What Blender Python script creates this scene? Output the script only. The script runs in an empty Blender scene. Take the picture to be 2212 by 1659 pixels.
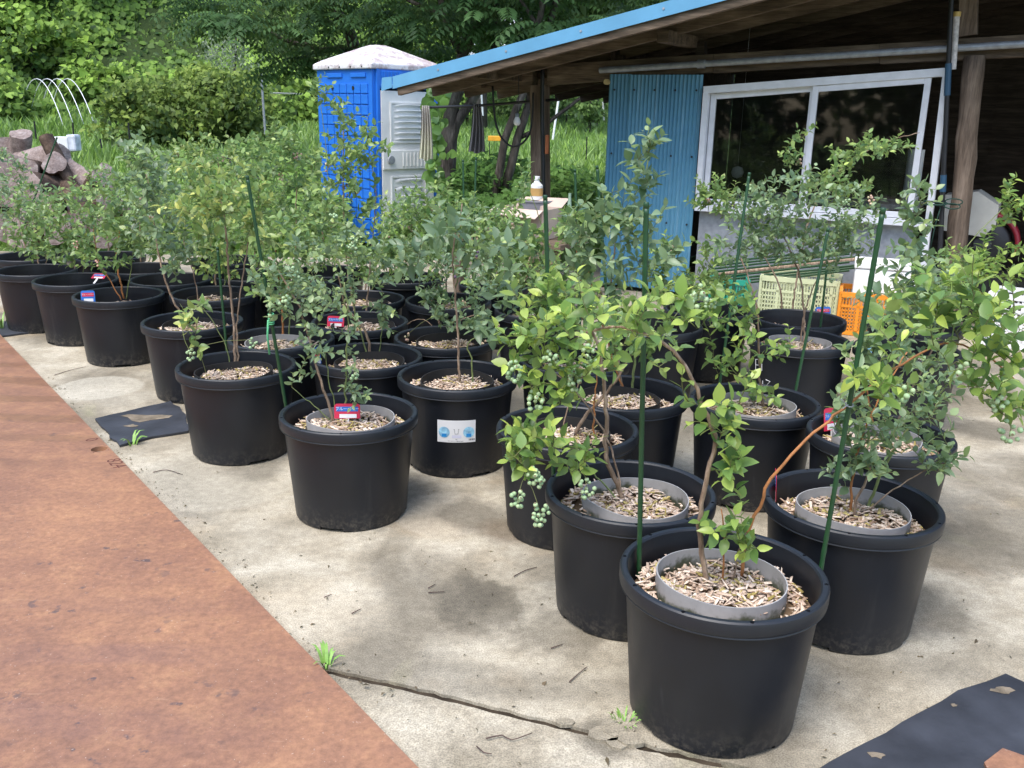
import bpy, bmesh, math, random
import numpy as np
from mathutils import Vector, Matrix
R = math.radians
rng = np.random.default_rng(7)
random.seed(7)
scene = bpy.context.scene
col = scene.collection
# ------------------------------------------------------------------ camera
PW, PH = 2212.0, 1659.0            # pixel frame the positions were measured in
FPX, PITCH, ROLL, CH = 2000.0, R(16.449), R(-1.222), 1.4476
HP, RIM = 0.3866, 0.25             # nursery pot height and rim radius
cp_, sp_, cr_, sr_ = math.cos(PITCH), math.sin(PITCH), math.cos(ROLL), math.sin(ROLL)
cam_d = bpy.data.cameras.new('camera'); cam = bpy.data.objects.new('camera', cam_d); col.objects.link(cam)
rt, up, fw = Vector((1, 0, 0)), Vector((0, sp_, cp_)), Vector((0, cp_, -sp_))
r2, u2 = rt * cr_ - up * sr_, rt * sr_ + up * cr_
M = Matrix(((r2.x, u2.x, -fw.x, 0), (r2.y, u2.y, -fw.y, 0), (r2.z, u2.z, -fw.z, CH), (0, 0, 0, 1)))
cam.matrix_world = M
cam_d.sensor_width = 36.0; cam_d.lens = FPX / PW * 36.0; cam_d.clip_start = 0.05; cam_d.clip_end = 600
scene.camera = cam
# ------------------------------------------------------------------ sky, sun, exposure
SUN_EL, SUN_AZ = 62.0, 215.0       # azimuth clockwise from +Y
world = bpy.data.worlds.new('World'); scene.world = world; world.use_nodes = True
wn = world.node_tree.nodes; wl = world.node_tree.links
sky = wn.new('ShaderNodeTexSky'); sky.sky_type = 'NISHITA'; sky.sun_disc = False
sky.sun_elevation = R(SUN_EL); sky.sun_rotation = R(SUN_AZ); sky.dust_density = 2.0; sky.ozone_density = 1.0; sky.air_density = 1.0
wn['Background'].inputs['Strength'].default_value = 0.15
wl.new(sky.outputs[0], wn['Background'].inputs['Color'])
sun_d = bpy.data.lights.new('sun', 'SUN'); sun = bpy.data.objects.new('sun', sun_d); col.objects.link(sun)
sun_d.energy = 1.15; sun_d.angle = R(36); sun_d.color = (1.0, 0.985, 0.96)
sdir = Vector((math.sin(R(SUN_AZ)) * math.cos(R(SUN_EL)), math.cos(R(SUN_AZ)) * math.cos(R(SUN_EL)), math.sin(R(SUN_EL))))
sun.rotation_euler = sdir.to_track_quat('Z', 'Y').to_euler(); sun.location = sdir * 40
vs = scene.view_settings; vs.view_transform = 'Standard'; vs.look = 'None'; vs.gamma = 1.0; vs.use_curve_mapping = False
vs.exposure = 1.45
scene.cycles.max_bounces = 5; scene.cycles.diffuse_bounces = 2; scene.cycles.glossy_bounces = 2; scene.cycles.transparent_max_bounces = 8
scene.cycles.use_denoising = True
# ------------------------------------------------------------------ measuring: image ray -> point in the place
def ray(px, py):
    X = (px - PW / 2) / FPX; Y = (PH / 2 - py) / FPX
    X, Y = X * cr_ + Y * sr_, -X * sr_ + Y * cr_
    return Vector((X, cp_ + Y * sp_, -sp_ + Y * cp_))
CAM = Vector((0, 0, CH))
def onz(px, py, z=0.0):
    r = ray(px, py); return CAM + r * ((z - CH) / r.z)
def aty(px, py, y):
    r = ray(px, py); return CAM + r * (y / r.y)
# ------------------------------------------------------------------ object helpers
def link(o, parent=None):
    col.objects.link(o)
    if parent is not None: o.parent = parent
    return o
def tag(o, label=None, cat=None, group=None, kind=None):
    if label: o['label'] = label
    if cat: o['category'] = cat
    if group: o['group'] = group
    if kind: o['kind'] = kind
    return o
def empty(name, loc=(0, 0, 0), label=None, cat=None, group=None):
    o = bpy.data.objects.new(name, None); o.empty_display_size = 0.1; o.location = loc
    link(o); return tag(o, label, cat, group)
def wloc(o):
    v = Vector(o.location)
    while o.parent is not None:
        o = o.parent; v = v + Vector(o.location)
    return v
class MB:
    """collects geometry for ONE mesh, in world coordinates"""
    def __init__(s): s.v = []; s.f = []; s.m = []; s.mi = 0
    def add(s, vs, fs):
        b = len(s.v); s.v += [tuple(p) for p in vs]
        s.f += [tuple(i + b for i in f) for f in fs]; s.m += [s.mi] * len(fs); return s
    def box(s, c, d, rot=None, bev=0.0):
        c = Vector(c); hx, hy, hz = d[0] / 2, d[1] / 2, d[2] / 2
        if bev <= 0:
            P = [(-hx, -hy, -hz), (hx, -hy, -hz), (hx, hy, -hz), (-hx, hy, -hz), (-hx, -hy, hz), (hx, -hy, hz), (hx, hy, hz), (-hx, hy, hz)]
            Fs = [(0, 3, 2, 1), (4, 5, 6, 7), (0, 1, 5, 4), (1, 2, 6, 5), (2, 3, 7, 6), (3, 0, 4, 7)]
        else:
            bm = bmesh.new(); bmesh.ops.create_cube(bm, size=1.0)
            for v in bm.verts: v.co = Vector((v.co.x * d[0], v.co.y * d[1], v.co.z * d[2]))
            bmesh.ops.bevel(bm, geom=list(bm.edges), offset=bev, segments=2, profile=0.6, affect='EDGES')
            bm.verts.index_update()
            P = [tuple(v.co) for v in bm.verts]; Fs = [tuple(v.index for v in f.verts) for f in bm.faces]; bm.free()
        P = [Vector(p) for p in P]
        if rot is not None: P = [rot @ p for p in P]
        return s.add([p + c for p in P], Fs)
    def bar(s, a, b, w, h=None, upv=(0, 0, 1), bev=0.0):
        a, b = Vector(a), Vector(b); h = w if h is None else h
        d = b - a; L = d.length
        if L < 1e-6: return s
        x = d / L; z = Vector(upv); z = z - x * z.dot(x)
        if z.length < 1e-4: z = Vector((0, 1, 0)) - x * x.y
        z.normalize(); y = z.cross(x)
        rot = Matrix((x, y, z)).transposed()
        return s.box((a + b) / 2, (L, w, h), rot, bev)
    def tube(s, pts, rad, n=8, caps=True):
        pts = [Vector(p) for p in pts]; k = len(pts)
        if not hasattr(rad, '__len__'): rad = [rad] * k
        vs = []; prev = None
        for i in range(k):
            t = (pts[min(i + 1, k - 1)] - pts[max(i - 1, 0)])
            t = t.normalized() if t.length > 1e-9 else Vector((0, 0, 1))
            a = prev if prev is not None else (Vector((1, 0, 0)) if abs(t.x) < .8 else Vector((0, 1, 0)))
            a = a - t * a.dot(t)
            if a.length < 1e-5: a = t.orthogonal()
            a.normalize(); prev = a; b = t.cross(a)
            for j in range(n):
                q = 2 * math.pi * j / n
                vs.append(pts[i] + (a * math.cos(q) + b * math.sin(q)) * rad[i])
        fs = []
        for i in range(k - 1):
            for j in range(n):
                fs.append((i * n + j, i * n + (j + 1) % n, (i + 1) * n + (j + 1) % n, (i + 1) * n + j))
        if caps:
            fs.append(tuple(range(n - 1, -1, -1))); fs.append(tuple((k - 1) * n + j for j in range(n)))
        return s.add(vs, fs)
    def lathe(s, prof, n=32, c=(0, 0, 0), closed=False):
        vs = []; fs = []; k = len(prof); c = Vector(c)
        for r, z in prof:
            for j in range(n):
                q = 2 * math.pi * j / n; vs.append(c + Vector((r * math.cos(q), r * math.sin(q), z)))
        for i in range(k if closed else k - 1):
            i2 = (i + 1) % k
            for j in range(n):
                fs.append((i * n + j, i * n + (j + 1) % n, i2 * n + (j + 1) % n, i2 * n + j))
        return s.add(vs, fs)
    def prism(s, poly, z0, z1):
        n = len(poly); vs = [(p[0], p[1], z0) for p in poly] + [(p[0], p[1], z1) for p in poly]
        fs = [tuple(range(n - 1, -1, -1)), tuple(range(n, 2 * n))] + [(i, (i + 1) % n, n + (i + 1) % n, n + i) for i in range(n)]
        return s.add(vs, fs)
    def slab(s, quad, thick):
        """a plate from 4+ coplanar points, extruded along thick (Vector)"""
        q = [Vector(p) for p in quad]; n = len(q); t = Vector(thick)
        vs = q + [p + t for p in q]
        fs = [tuple(range(n)), tuple(range(2 * n - 1, n - 1, -1))] + [(i, n + i, n + (i + 1) % n, (i + 1) % n) for i in range(n)]
        return s.add(vs, fs)
    def mesh(s, name, mats, smooth=False, off=None):
        me = bpy.data.meshes.new(name); o = Vector(off) if off is not None else Vector((0, 0, 0))
        me.from_pydata([(p[0] - o.x, p[1] - o.y, p[2] - o.z) for p in s.v], [], s.f)
        for m in (mats if isinstance(mats, (list, tuple)) else [mats]): me.materials.append(m)
        if isinstance(mats, (list, tuple)) and len(mats) > 1: me.polygons.foreach_set('material_index', s.m)
        if smooth: me.polygons.foreach_set('use_smooth', [True] * len(me.polygons))
        if smooth and smooth != 'all':
            try: me.set_sharp_from_angle(angle=R(38))
            except Exception: pass
        me.update(); return me
    def build(s, name, mats, parent=None, smooth=False, loc=None):
        if parent is not None:
            o = bpy.data.objects.new(name, s.mesh(name, mats, smooth, wloc(parent)))
        else:
            if loc is None:
                a = np.array(s.v); loc = ((a[:, 0].min() + a[:, 0].max()) / 2, (a[:, 1].min() + a[:, 1].max()) / 2, a[:, 2].min())
            o = bpy.data.objects.new(name, s.mesh(name, mats, smooth, loc)); o.location = loc
        return link(o, parent)
def npmesh(name, V, F, mat, C=None, loc=(0, 0, 0), smooth=True):
    """big mesh from numpy: V (n,3), F list of (m,k) arrays, C optional (n,3) point colours"""
    me = bpy.data.meshes.new(name)
    V = np.asarray(V, np.float32) - np.array(loc, np.float32)
    me.vertices.add(len(V)); me.vertices.foreach_set('co', V.ravel())
    F = F if isinstance(F, list) else [F]
    tot = np.concatenate([np.full(len(f), f.shape[1], np.int32) for f in F]); idx = np.concatenate([f.ravel() for f in F]).astype(np.int32)
    me.loops.add(len(idx)); me.loops.foreach_set('vertex_index', idx)
    me.polygons.add(len(tot)); st = np.concatenate([[0], np.cumsum(tot)[:-1]]).astype(np.int32)
    me.polygons.foreach_set('loop_start', st); me.polygons.foreach_set('loop_total', tot)
    if smooth: me.polygons.foreach_set('use_smooth', np.ones(len(tot), bool))
    if C is not None:
        at = me.color_attributes.new('Col', 'FLOAT_COLOR', 'POINT')
        c4 = np.ones((len(V), 4), np.float32); c4[:, :3] = C; at.data.foreach_set('color', c4.ravel())
    me.materials.append(mat); me.update(calc_edges=True)
    return me
def npobj(name, V, F, mat, C=None, parent=None, loc=None, smooth=True):
    if parent is not None: l = tuple(wloc(parent))
    else: l = tuple(loc) if loc is not None else (float(V[:, 0].mean()), float(V[:, 1].mean()), float(V[:, 2].min()))
    o = bpy.data.objects.new(name, npmesh(name, V, F, mat, C, l, smooth))
    if parent is None: o.location = l
    return link(o, parent)
# ------------------------------------------------------------------ materials
class NT:
    def __init__(s, name):
        s.m = bpy.data.materials.new(name); s.m.use_nodes = True; s.t = s.m.node_tree; s.n = s.t.nodes; s.l = s.t.links
        s.b = s.n['Principled BSDF']; s.out = s.n['Material Output']; s._tc = None
    def new(s, t, **kw):
        x = s.n.new(t)
        for k, v in kw.items(): setattr(x, k, v)
        return x
    def coord(s, kind='Object'):
        if s._tc is None: s._tc = s.new('ShaderNodeTexCoord')
        return s._tc.outputs[kind]
    def put(s, sock, v):
        if hasattr(v, 'is_output') or isinstance(v, bpy.types.NodeSocket): s.l.new(v, sock)
        elif hasattr(v, '__len__') and len(v) == 3 and sock.type == 'RGBA': sock.default_value = (*v, 1)
        else: sock.default_value = v
    def noise(s, scale, detail=4, rough=.55, vec=None, dist=0., stretch=None, kind='Object'):
        v = vec if vec is not None else s.coord(kind)
        if stretch is not None:
            mp = s.new('ShaderNodeMapping'); s.l.new(v, mp.inputs['Vector']); mp.inputs['Scale'].default_value = stretch; v = mp.outputs[0]
        x = s.new('ShaderNodeTexNoise'); s.l.new(v, x.inputs['Vector'])
        x.inputs['Scale'].default_value = scale; x.inputs['Detail'].default_value = detail; x.inputs['Roughness'].default_value = rough; x.inputs['Distortion'].default_value = dist
        return x.outputs['Fac']
    def ramp(s, fac, stops, interp='LINEAR'):
        x = s.new('ShaderNodeValToRGB'); s.put(x.inputs[0], fac); e = x.color_ramp.elements; x.color_ramp.interpolation = interp
        while len(e) < len(stops): e.new(.5)
        for i, (p, c) in enumerate(stops):
            e[i].position = p; e[i].color = (*c, 1) if hasattr(c, '__len__') else (c, c, c, 1)
        return x.outputs[0]
    def mix(s, f, a, b, mode='MIX'):
        x = s.new('ShaderNodeMix', data_type='RGBA', blend_type=mode)
        s.put(x.inputs[0], f); s.put(x.inputs[6], a); s.put(x.inputs[7], b); return x.outputs[2]
    def math(s, op, a, b=0.5, clamp=False):
        x = s.new('ShaderNodeMath', operation=op, use_clamp=clamp); s.put(x.inputs[0], a); s.put(x.inputs[1], b); return x.outputs[0]
    def bump(s, h, strength=.3, dist=.01):
        x = s.new('ShaderNodeBump'); s.put(x.inputs['Height'], h); x.inputs['Strength'].default_value = strength; x.inputs['Distance'].default_value = dist
        s.l.new(x.outputs[0], s.b.inputs['Normal']); return x
    def set(s, **kw):
        names = dict(color='Base Color', rough='Roughness', metal='Metallic', spec='Specular IOR Level', alpha='Alpha', trans='Transmission Weight', coat='Coat Weight', emit='Emission Color', emits='Emission Strength', sub='Subsurface Weight')
        for k, v in kw.items(): s.put(s.b.inputs[names[k]], v)
        return s
    def sep(s, kind='Object'):
        x = s.new('ShaderNodeSeparateXYZ'); s.l.new(s.coord(kind), x.inputs[0]); return x.outputs
def simple(name, c, rough=.5, metal=0., var=.15, scale=8., spec=.5, bump=0.):
    t = NT(name); n = t.noise(scale, 5)
    lo = tuple(x * (1 - var) for x in c); hi = tuple(min(1, x * (1 + var)) for x in c)
    t.set(color=t.ramp(n, [(.3, lo), (.7, hi)]), rough=rough, metal=metal, spec=spec)
    if bump: t.bump(t.noise(scale * 12, 3), bump, .004)
    return t.m
MT = {}
def leafmat(name, src, tr=.32, rough=.42, spec=.45):
    t = NT(name)
    if src == 'obj': c = t.new('ShaderNodeObjectInfo').outputs['Color']
    else:
        a = t.new('ShaderNodeAttribute'); a.attribute_name = 'Col'; c = a.outputs['Color']
    geo = t.new('ShaderNodeNewGeometry')
    back = t.mix(.45, c, (.30, .36, .26))
    cc = t.mix(t.math('MULTIPLY', geo.outputs['Backfacing'], .6), c, back)
    t.set(color=cc, rough=rough, spec=spec)
    tl = t.new('ShaderNodeBsdfTranslucent'); t.l.new(t.mix(.45, c, (.34, .50, .12), 'MIX'), tl.inputs['Color'])
    mx = t.new('ShaderNodeMixShader'); mx.inputs[0].default_value = tr
    t.l.new(t.b.outputs[0], mx.inputs[1]); t.l.new(tl.outputs[0], mx.inputs[2]); t.l.new(mx.outputs[0], t.out.inputs['Surface'])
    return t.m
MT['leaf'] = leafmat('leaf_foliage', 'col', .38, .36, .55); MT['leaf_o'] = leafmat('leaf_single', 'obj', .38, .36, .55)
MT['far_leaf'] = leafmat('leaf_far', 'col', .25, .6, .25)
def m_concrete():
    t = NT('concrete'); P = t.coord()
    big = t.noise(1.15, 5, .55, dist=.9); mid = t.noise(3.2, 6, .62, dist=.3); fine = t.noise(34, 5, .7); sp = t.noise(240, 3, .6)
    base = t.ramp(mid, [(.28, (.255, .217, .152)), (.47, (.37, .322, .236)), (.64, (.485, .435, .335))])
    dark = t.ramp(big, [(.40, (0, 0, 0)), (.56, (1, 1, 1))])
    c = t.mix(t.math('MULTIPLY', t.math('SUBTRACT', 1.0, dark), .66), base, (.14, .121, .088))
    oc = t.ramp(t.noise(1.7, 3, .5, stretch=(1.0, 1.3, 1.0)), [(.58, (0, 0, 0)), (.72, (1, 1, 1))])
    c = t.mix(t.math('MULTIPLY', oc, .35), c, (.47, .34, .20))
    al = t.ramp(t.noise(2.3, 4, .6, dist=.8, stretch=(1.3, .8, 1)), [(.63, (0, 0, 0)), (.74, (1, 1, 1))])
    c = t.mix(t.math('MULTIPLY', al, .35), c, (.30, .29, .15))
    for (x, y, r, cl, na, fa) in STAIN_RINGS:   # pale dry discs where pots used to stand, other paler patches, old dark damp stains
        d = t.new('ShaderNodeVectorMath', operation='DISTANCE')
        mp = t.new('ShaderNodeMapping'); t.l.new(P, mp.inputs[0]); mp.inputs['Scale'].default_value = (1, 1, 0); t.l.new(mp.outputs[0], d.inputs[0]); d.inputs[1].default_value = (x, y, 0)
        dn = t.math('ADD', d.outputs['Value'], t.math('MULTIPLY', t.math('SUBTRACT', mid, .5), na))
        f = t.ramp(t.math('DIVIDE', dn, r), [(.90 if na < .1 else .55, (1, 1, 1)), (1.0, (0, 0, 0))])
        c = t.mix(t.math('MULTIPLY', f, fa), c, cl)
    c = t.mix(.45, c, t.ramp(fine, [(.3, .28), (.7, .72)]), 'OVERLAY')
    c = t.mix(.5, c, t.ramp(sp, [(.35, .2), (.65, .8)]), 'OVERLAY')
    t.set(color=c, rough=t.ramp(big, [(.4, .62), (.6, .9)]), spec=.25)
    t.bump(t.mix(.5, fine, sp), .35, .006); return t.m
def m_rust():
    t = NT('rusty_steel')
    a = t.noise(1.1, 6, .6, dist=.6); b = t.noise(9, 8, .72); f = t.noise(48, 6, .75); s = t.noise(120, 2)
    c = t.ramp(a, [(.3, (.20, .098, .060)), (.5, (.285, .138, .072)), (.68, (.39, .195, .094))])
    c = t.mix(.45, c, t.ramp(b, [(.32, (.16, .085, .062)), (.52, (.27, .135, .080)), (.72, (.44, .24, .12))]))
    c = t.mix(.6, c, t.ramp(f, [(.25, .22), (.75, .78)]), 'OVERLAY')
    sr = t.ramp(t.noise(30, 3, .5, stretch=(.25, 3, 1)), [(.70, 0.), (.74, .35)])
    c = t.mix(sr, c, (.42, .25, .15))
    dk = t.math('MULTIPLY', t.ramp(t.noise(16, 4, .6), [(.63, 0.), (.69, 1.)]), t.ramp(t.noise(1.3, 2), [(.5, 0.), (.6, 1.)]))
    c = t.mix(t.math('MULTIPLY', dk, .7), c, (.045, .045, .055))
    c = t.mix(t.ramp(s, [(.70, 0.), (.76, .55)]), c, (.55, .42, .33))
    # wet polished bands across the plate
    w = t.new('ShaderNodeTexWave', wave_type='BANDS', bands_direction='Y'); w.inputs['Scale'].default_value = 1.1; w.inputs['Distortion'].default_value = 5.; w.inputs['Detail'].default_value = 2.; w.inputs['Detail Scale'].default_value = .7
    t.l.new(t.coord(), w.inputs['Vector'])
    wet = t.math('MULTIPLY', t.ramp(w.outputs['Fac'], [(.55, 0.), (.85, 1.)]), t.ramp(t.noise(.55, 2), [(.42, 0.), (.58, 1.)]))
    c = t.mix(t.math('MULTIPLY', wet, .18), c, (.17, .105, .10))
    t.set(color=c, rough=t.math('SUBTRACT', .52, t.math('MULTIPLY', wet, .24)), spec=.6)
    t.bump(t.mix(.5, f, b), .22, .005); return t.m
def m_pot():
    t = NT('black_pot_plastic'); z = t.sep()[2]
    n = t.noise(5, 5, .6); f = t.noise(60, 4, .7); sc = t.noise(26, 3, .5, stretch=(1, 1, .15))
    c = t.ramp(n, [(.3, (.0056, .0070, .0104)), (.7, (.0092, .0113, .0162))])
    dust = t.math('MULTIPLY', t.ramp(z, [(0., 1.), (.05, .3), (.10, 0.)]), t.ramp(f, [(.46, 0.), (.66, 1.)]))
    oi = t.new('ShaderNodeObjectInfo').outputs['Random']
    c = t.mix(t.math('MULTIPLY', dust, t.math('ADD', .15, t.math('MULTIPLY', oi, .6))), c, (.16, .14, .11))
    run_ = t.math('MULTIPLY', t.ramp(t.noise(17, 4, .6, stretch=(1, 1, .08)), [(.60, 0.), (.72, 1.)]), t.math('MULTIPLY', oi, .16))
    c = t.mix(run_, c, (.10, .098, .09))
    c = t.mix(t.math('MULTIPLY', t.ramp(t.noise(11, 5, .7, dist=1.), [(.66, 0.), (.74, 1.)]), .10), c, (.10, .10, .10))
    c = t.mix(t.math('MULTIPLY', t.ramp(sc, [(.70, 0.), (.74, 1.)]), .10), c, (.09, .09, .09))
    top = t.ramp(z, [(.340, 0.), (.352, 1.)])
    c = t.mix(t.math('MULTIPLY', top, .5), c, (.019, .022, .027))
    t.set(color=c, rough=t.ramp(n, [(.3, .36), (.7, .50)]), spec=.46); t.bump(f, .06, .003); return t.m
def m_wood(name, c1, c2, c3, sc=1., st=(7, 7, .7), rz_=0.):
    t = NT(name)
    if rz_:
        mp = t.new('ShaderNodeMapping'); t.l.new(t.coord(), mp.inputs[0]); mp.inputs['Rotation'].default_value = (0, 0, rz_); vec = mp.outputs[0]
    else: vec = t.coord()
    g = t.noise(2.4 * sc, 6, .65, vec=vec, stretch=st, dist=.25); k = t.noise(2.2 * sc, 3); f = t.noise(14, 3, vec=vec, stretch=st)
    c = t.ramp(g, [(.3, c1), (.5, c2), (.7, c3)]); c = t.mix(.5, c, t.ramp(k, [(.35, .3), (.65, .7)]), 'OVERLAY'); c = t.mix(.4, c, t.ramp(f, [(.35, .25), (.65, .75)]), 'OVERLAY')
    t.set(color=c, rough=.8, spec=.2); t.bump(t.mix(.5, g, f), .5, .008); return t.m
def m_chip():
    t = NT('wood_chip'); a = t.new('ShaderNodeAttribute'); a.attribute_name = 'Col'
    t.set(color=t.mix(.4, a.outputs['Color'], t.ramp(t.noise(90, 3, stretch=(1, 1, 1)), [(.3, .3), (.7, .7)]), 'OVERLAY'), rough=.85, spec=.15); return t.m
def m_collar(name, c, algae):
    t = NT(name); z = t.sep()[2]; n = t.noise(14, 4, .65)
    cc = t.ramp(n, [(.3, tuple(x * .85 for x in c)), (.7, tuple(x * 1.12 for x in c))])
    if algae:
        k = t.math('ADD', z, t.math('MULTIPLY', t.math('SUBTRACT', n, .5), .10))
        cc = t.mix(t.ramp(k, [(.322, .9), (.340, 0.)]), cc, (.045, .055, .022))
    t.set(color=cc, rough=.65, spec=.3); return t.m
STAIN_RINGS = []
DKS = (.105, .092, .068)
for (px, py, r, cl, na, fa) in ((213, 838, .23, (.48, .44, .35), .07, .6), (965, 1110, .21, (.41, .36, .275), .07, .55), (470, 1030, .36, (.46, .415, .32), .07, .5), (1085, 1320, .17, DKS, .5, .55), (1190, 1350, .21, DKS, .5, .55), (1010, 1285, .12, DKS, .3, .6), (850, 1060, .20, DKS, .35, .55), (560, 1010, .18, DKS, .35, .5), (1020, 1110, .16, DKS, .3, .6), (2080, 1180, .30, DKS, .4, .6), (1980, 1330, .22, DKS, .4, .55), (2130, 930, .22, DKS, .3, .65), (1310, 1600, .10, DKS, .2, .7), (1110, 1150, .14, (.16, .125, .085), .2, .8), (700, 1310, .22, (.46, .39, .28), .3, .5)):
    p = onz(px, py); STAIN_RINGS.append((p.x, p.y, r, cl, na, fa))
MT['concrete'] = m_concrete(); MT['rust'] = m_rust(); MT['pot'] = m_pot()
MT['wood'] = m_wood('weathered_wood', (.075, .055, .04), (.17, .125, .092), (.27, .21, .16))
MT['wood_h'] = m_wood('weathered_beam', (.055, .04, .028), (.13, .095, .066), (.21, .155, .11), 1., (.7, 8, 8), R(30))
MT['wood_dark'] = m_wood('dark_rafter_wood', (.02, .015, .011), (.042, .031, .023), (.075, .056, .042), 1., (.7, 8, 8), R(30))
MT['bark'] = m_wood('tree_bark', (.03, .025, .02), (.085, .07, .055), (.16, .14, .115), 1.5, (4, 4, .9))
MT['log_bark'] = m_wood('log_bark', (.03, .019, .013), (.085, .056, .04), (.16, .112, .082), 1.2, (5, 5, 5))
MT['log_cut'] = m_wood('log_cut_face', (.15, .11, .095), (.27, .21, .185), (.38, .32, .29), 1.4, (5, 2, 6))
MT['chip'] = m_chip()
MT['collar_g'] = m_collar('grey_collar_plastic', (.33, .32, .31), True); MT['collar_k'] = m_collar('black_collar_plastic', (.028, .027, .026), False)
MT['soil'] = simple('soil', (.05, .038, .026), .95, var=.5, scale=20, spec=.1, bump=.6)
MT['rubber'] = simple('black_rubber', (.034, .037, .045), .6, var=.5, scale=5, bump=.25)
MT['stake'] = simple('green_stake_plastic', (.014, .058, .020), .42, var=.15, scale=30)
MT['cane_br'] = m_wood('brown_cane_bark', (.14, .09, .06), (.27, .19, .13), (.42, .32, .24), 8., (4, 4, .8))
MT['cane_gr'] = simple('green_cane', (.17, .21, .07), .6, var=.3, scale=30)
MT['cane_or'] = simple('orange_cane', (.38, .155, .05), .6, var=.35, scale=30)
MT['twig'] = simple('twig', (.16, .17, .06), .65, var=.35, scale=20)
MT['blue_roof'] = simple('blue_painted_steel', (.13, .34, .53), .34, metal=0., var=.10, scale=3, spec=.5)
MT['blue_wall'] = None
MT['alu'] = simple('aluminium_sash', (.74, .75, .79), .4, metal=.15, var=.08, scale=12)
MT['galv'] = simple('galvanised_pipe', (.33, .35, .38), .5, metal=.4, var=.2, scale=22)
MT['black'] = simple('black_plastic', (.012, .012, .014), .5, var=.3, scale=9)
MT['white'] = simple('white_plastic', (.78, .78, .76), .5, var=.05, scale=6)
MT['foam'] = simple('styrofoam', (.82, .82, .80), .8, var=.04, scale=14, bump=.2)
# ------------------------------------------------------------------ leaf scattering
def norm(a): return a / np.maximum(np.linalg.norm(a, axis=-1, keepdims=True), 1e-9)
def leaf_template(seg=4, w=.5, droop=.18, fold=.25, point=1.0):
    """x = length, y = width, z = normal; returns verts, quads, tris"""
    xs = np.linspace(0, 1, seg + 1); V = []
    for x in xs: V.append((x, 0, -droop * x * x))
    inner = xs[1:-1]
    wd = np.sin(np.pi * inner ** (.85)) ** .8 * w / 2 * (1.0 + .15 * (1 - inner) * point)
    for sgn in (1, -1):
        for x, h in zip(inner, wd): V.append((x, sgn * h, -droop * x * x + fold * h))
    n = seg - 1; q = []; t = []
    for k, s in enumerate((1, -1)):
        b = seg + 1 + k * n
        def tri(a, bb, c): t.append((a, bb, c) if s > 0 else (a, c, bb))
        tri(0, 1, b)
        for i in range(n - 1):
            fq = (i + 1, i + 2, b + i + 1, b + i); q.append(fq if s > 0 else fq[::-1])
        tri(n, seg, b + n - 1)
    return np.array(V), np.array(q, int).reshape(-1, 4), np.array(t, int).reshape(-1, 3)
LEAF = leaf_template(4, .52); LEAF_CURL = leaf_template(4, .48, .42, .42); LEAF_FLAT = leaf_template(4, .58, .02, .12); LEAF_BIG = leaf_template(4, .46, .12, .18); LEAF_FAR = leaf_template(2, .62, .2, .3); LEAF_KUDZU = leaf_template(3, .95, .25, .2); LEAFLET = leaf_template(2, .36, .25, .15)
def scatter(P, D, N, S, C, T):
    D = norm(D); Y = norm(np.cross(N, D)); Z = np.cross(D, Y)
    tv, tq, tt = T; n = len(P); k = len(tv)
    V = P[:, None, :] + S[:, None, None] * (tv[None, :, 0, None] * D[:, None] + tv[None, :, 1, None] * Y[:, None] + tv[None, :, 2, None] * Z[:, None])
    off = (np.arange(n) * k)[:, None, None]
    F = []
    if len(tq): F.append((tq[None] + off).reshape(-1, 4))
    if len(tt): F.append((tt[None] + off).reshape(-1, 3))
    return V.reshape(-1, 3), F, np.repeat(C, k, axis=0)
def merge(parts):
    V = []; F4 = []; F3 = []; C = []; o = 0
    for v, f, c in parts:
        V.append(v); C.append(c)
        for a in f: (F4 if a.shape[1] == 4 else F3).append(a + o)
        o += len(v)
    F = []
    if F4: F.append(np.concatenate(F4))
    if F3: F.append(np.concatenate(F3))
    return np.concatenate(V), F, np.concatenate(C)
def unit(n, g=None):
    g = g or rng; return norm(g.normal(size=(n, 3)))
def lerp3(a, b, t): return np.array(a)[None] * (1 - t[:, None]) + np.array(b)[None] * t[:, None]
# ------------------------------------------------------------------ terrain
def sstep(x): x = np.clip(x, 0, 1); return x * x * (3 - 2 * x)
def hillmask(x, y):
    d = y + .9 * np.maximum(0, -(x + 6)) - 1.3 * np.maximum(0, x + 6)
    return sstep((d - 31) / 36)
def wob(x, y): return np.sin(x * .9 + 1.3 * np.sin(y * .37)) * np.sin(y * .8 + .7) + .6 * np.sin(x * 2.1 + y * 1.3) * np.sin(y * 1.9 - x * .6)
def tz(x, y):
    x = np.asarray(x, float); y = np.asarray(y, float)
    return -.02 + .034 * np.clip(y - 10.5, 0, 34) + 19 * hillmask(x, y) + .9 * hillmask(x, y) ** .5 * wob(x * .5, y * .5)
gx = np.concatenate([np.linspace(-90, -26, 30)[:-1], np.linspace(-26, 26, 105), np.linspace(26, 90, 30)[1:]]); gy = np.concatenate([np.linspace(-30, 8, 12)[:-1], np.linspace(8, 70, 125), np.linspace(70, 220, 30)[1:]])
X, Y = np.meshgrid(gx, gy); Z = tz(X, Y); nx = len(gx); ny = len(gy)
ii = (np.arange(ny - 1)[:, None] * nx + np.arange(nx - 1)[None]).ravel()
t = NT('meadow_soil_shaded_hill'); nn = t.noise(.6, 6, .65); t.set(color=t.mix(t.ramp(t.math('DIVIDE', t.sep()[2], 10.), [(.17, 0.), (.24, 1.)]), t.ramp(nn, [(.3, (.06, .10, .025)), (.55, (.10, .17, .04)), (.75, (.15, .17, .06))]), (.035, .055, .018)), rough=.95, spec=.1); t.bump(t.noise(9, 4), .8, .05)  # hill part coloured darker so gaps between creeper leaves read as shadow
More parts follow.
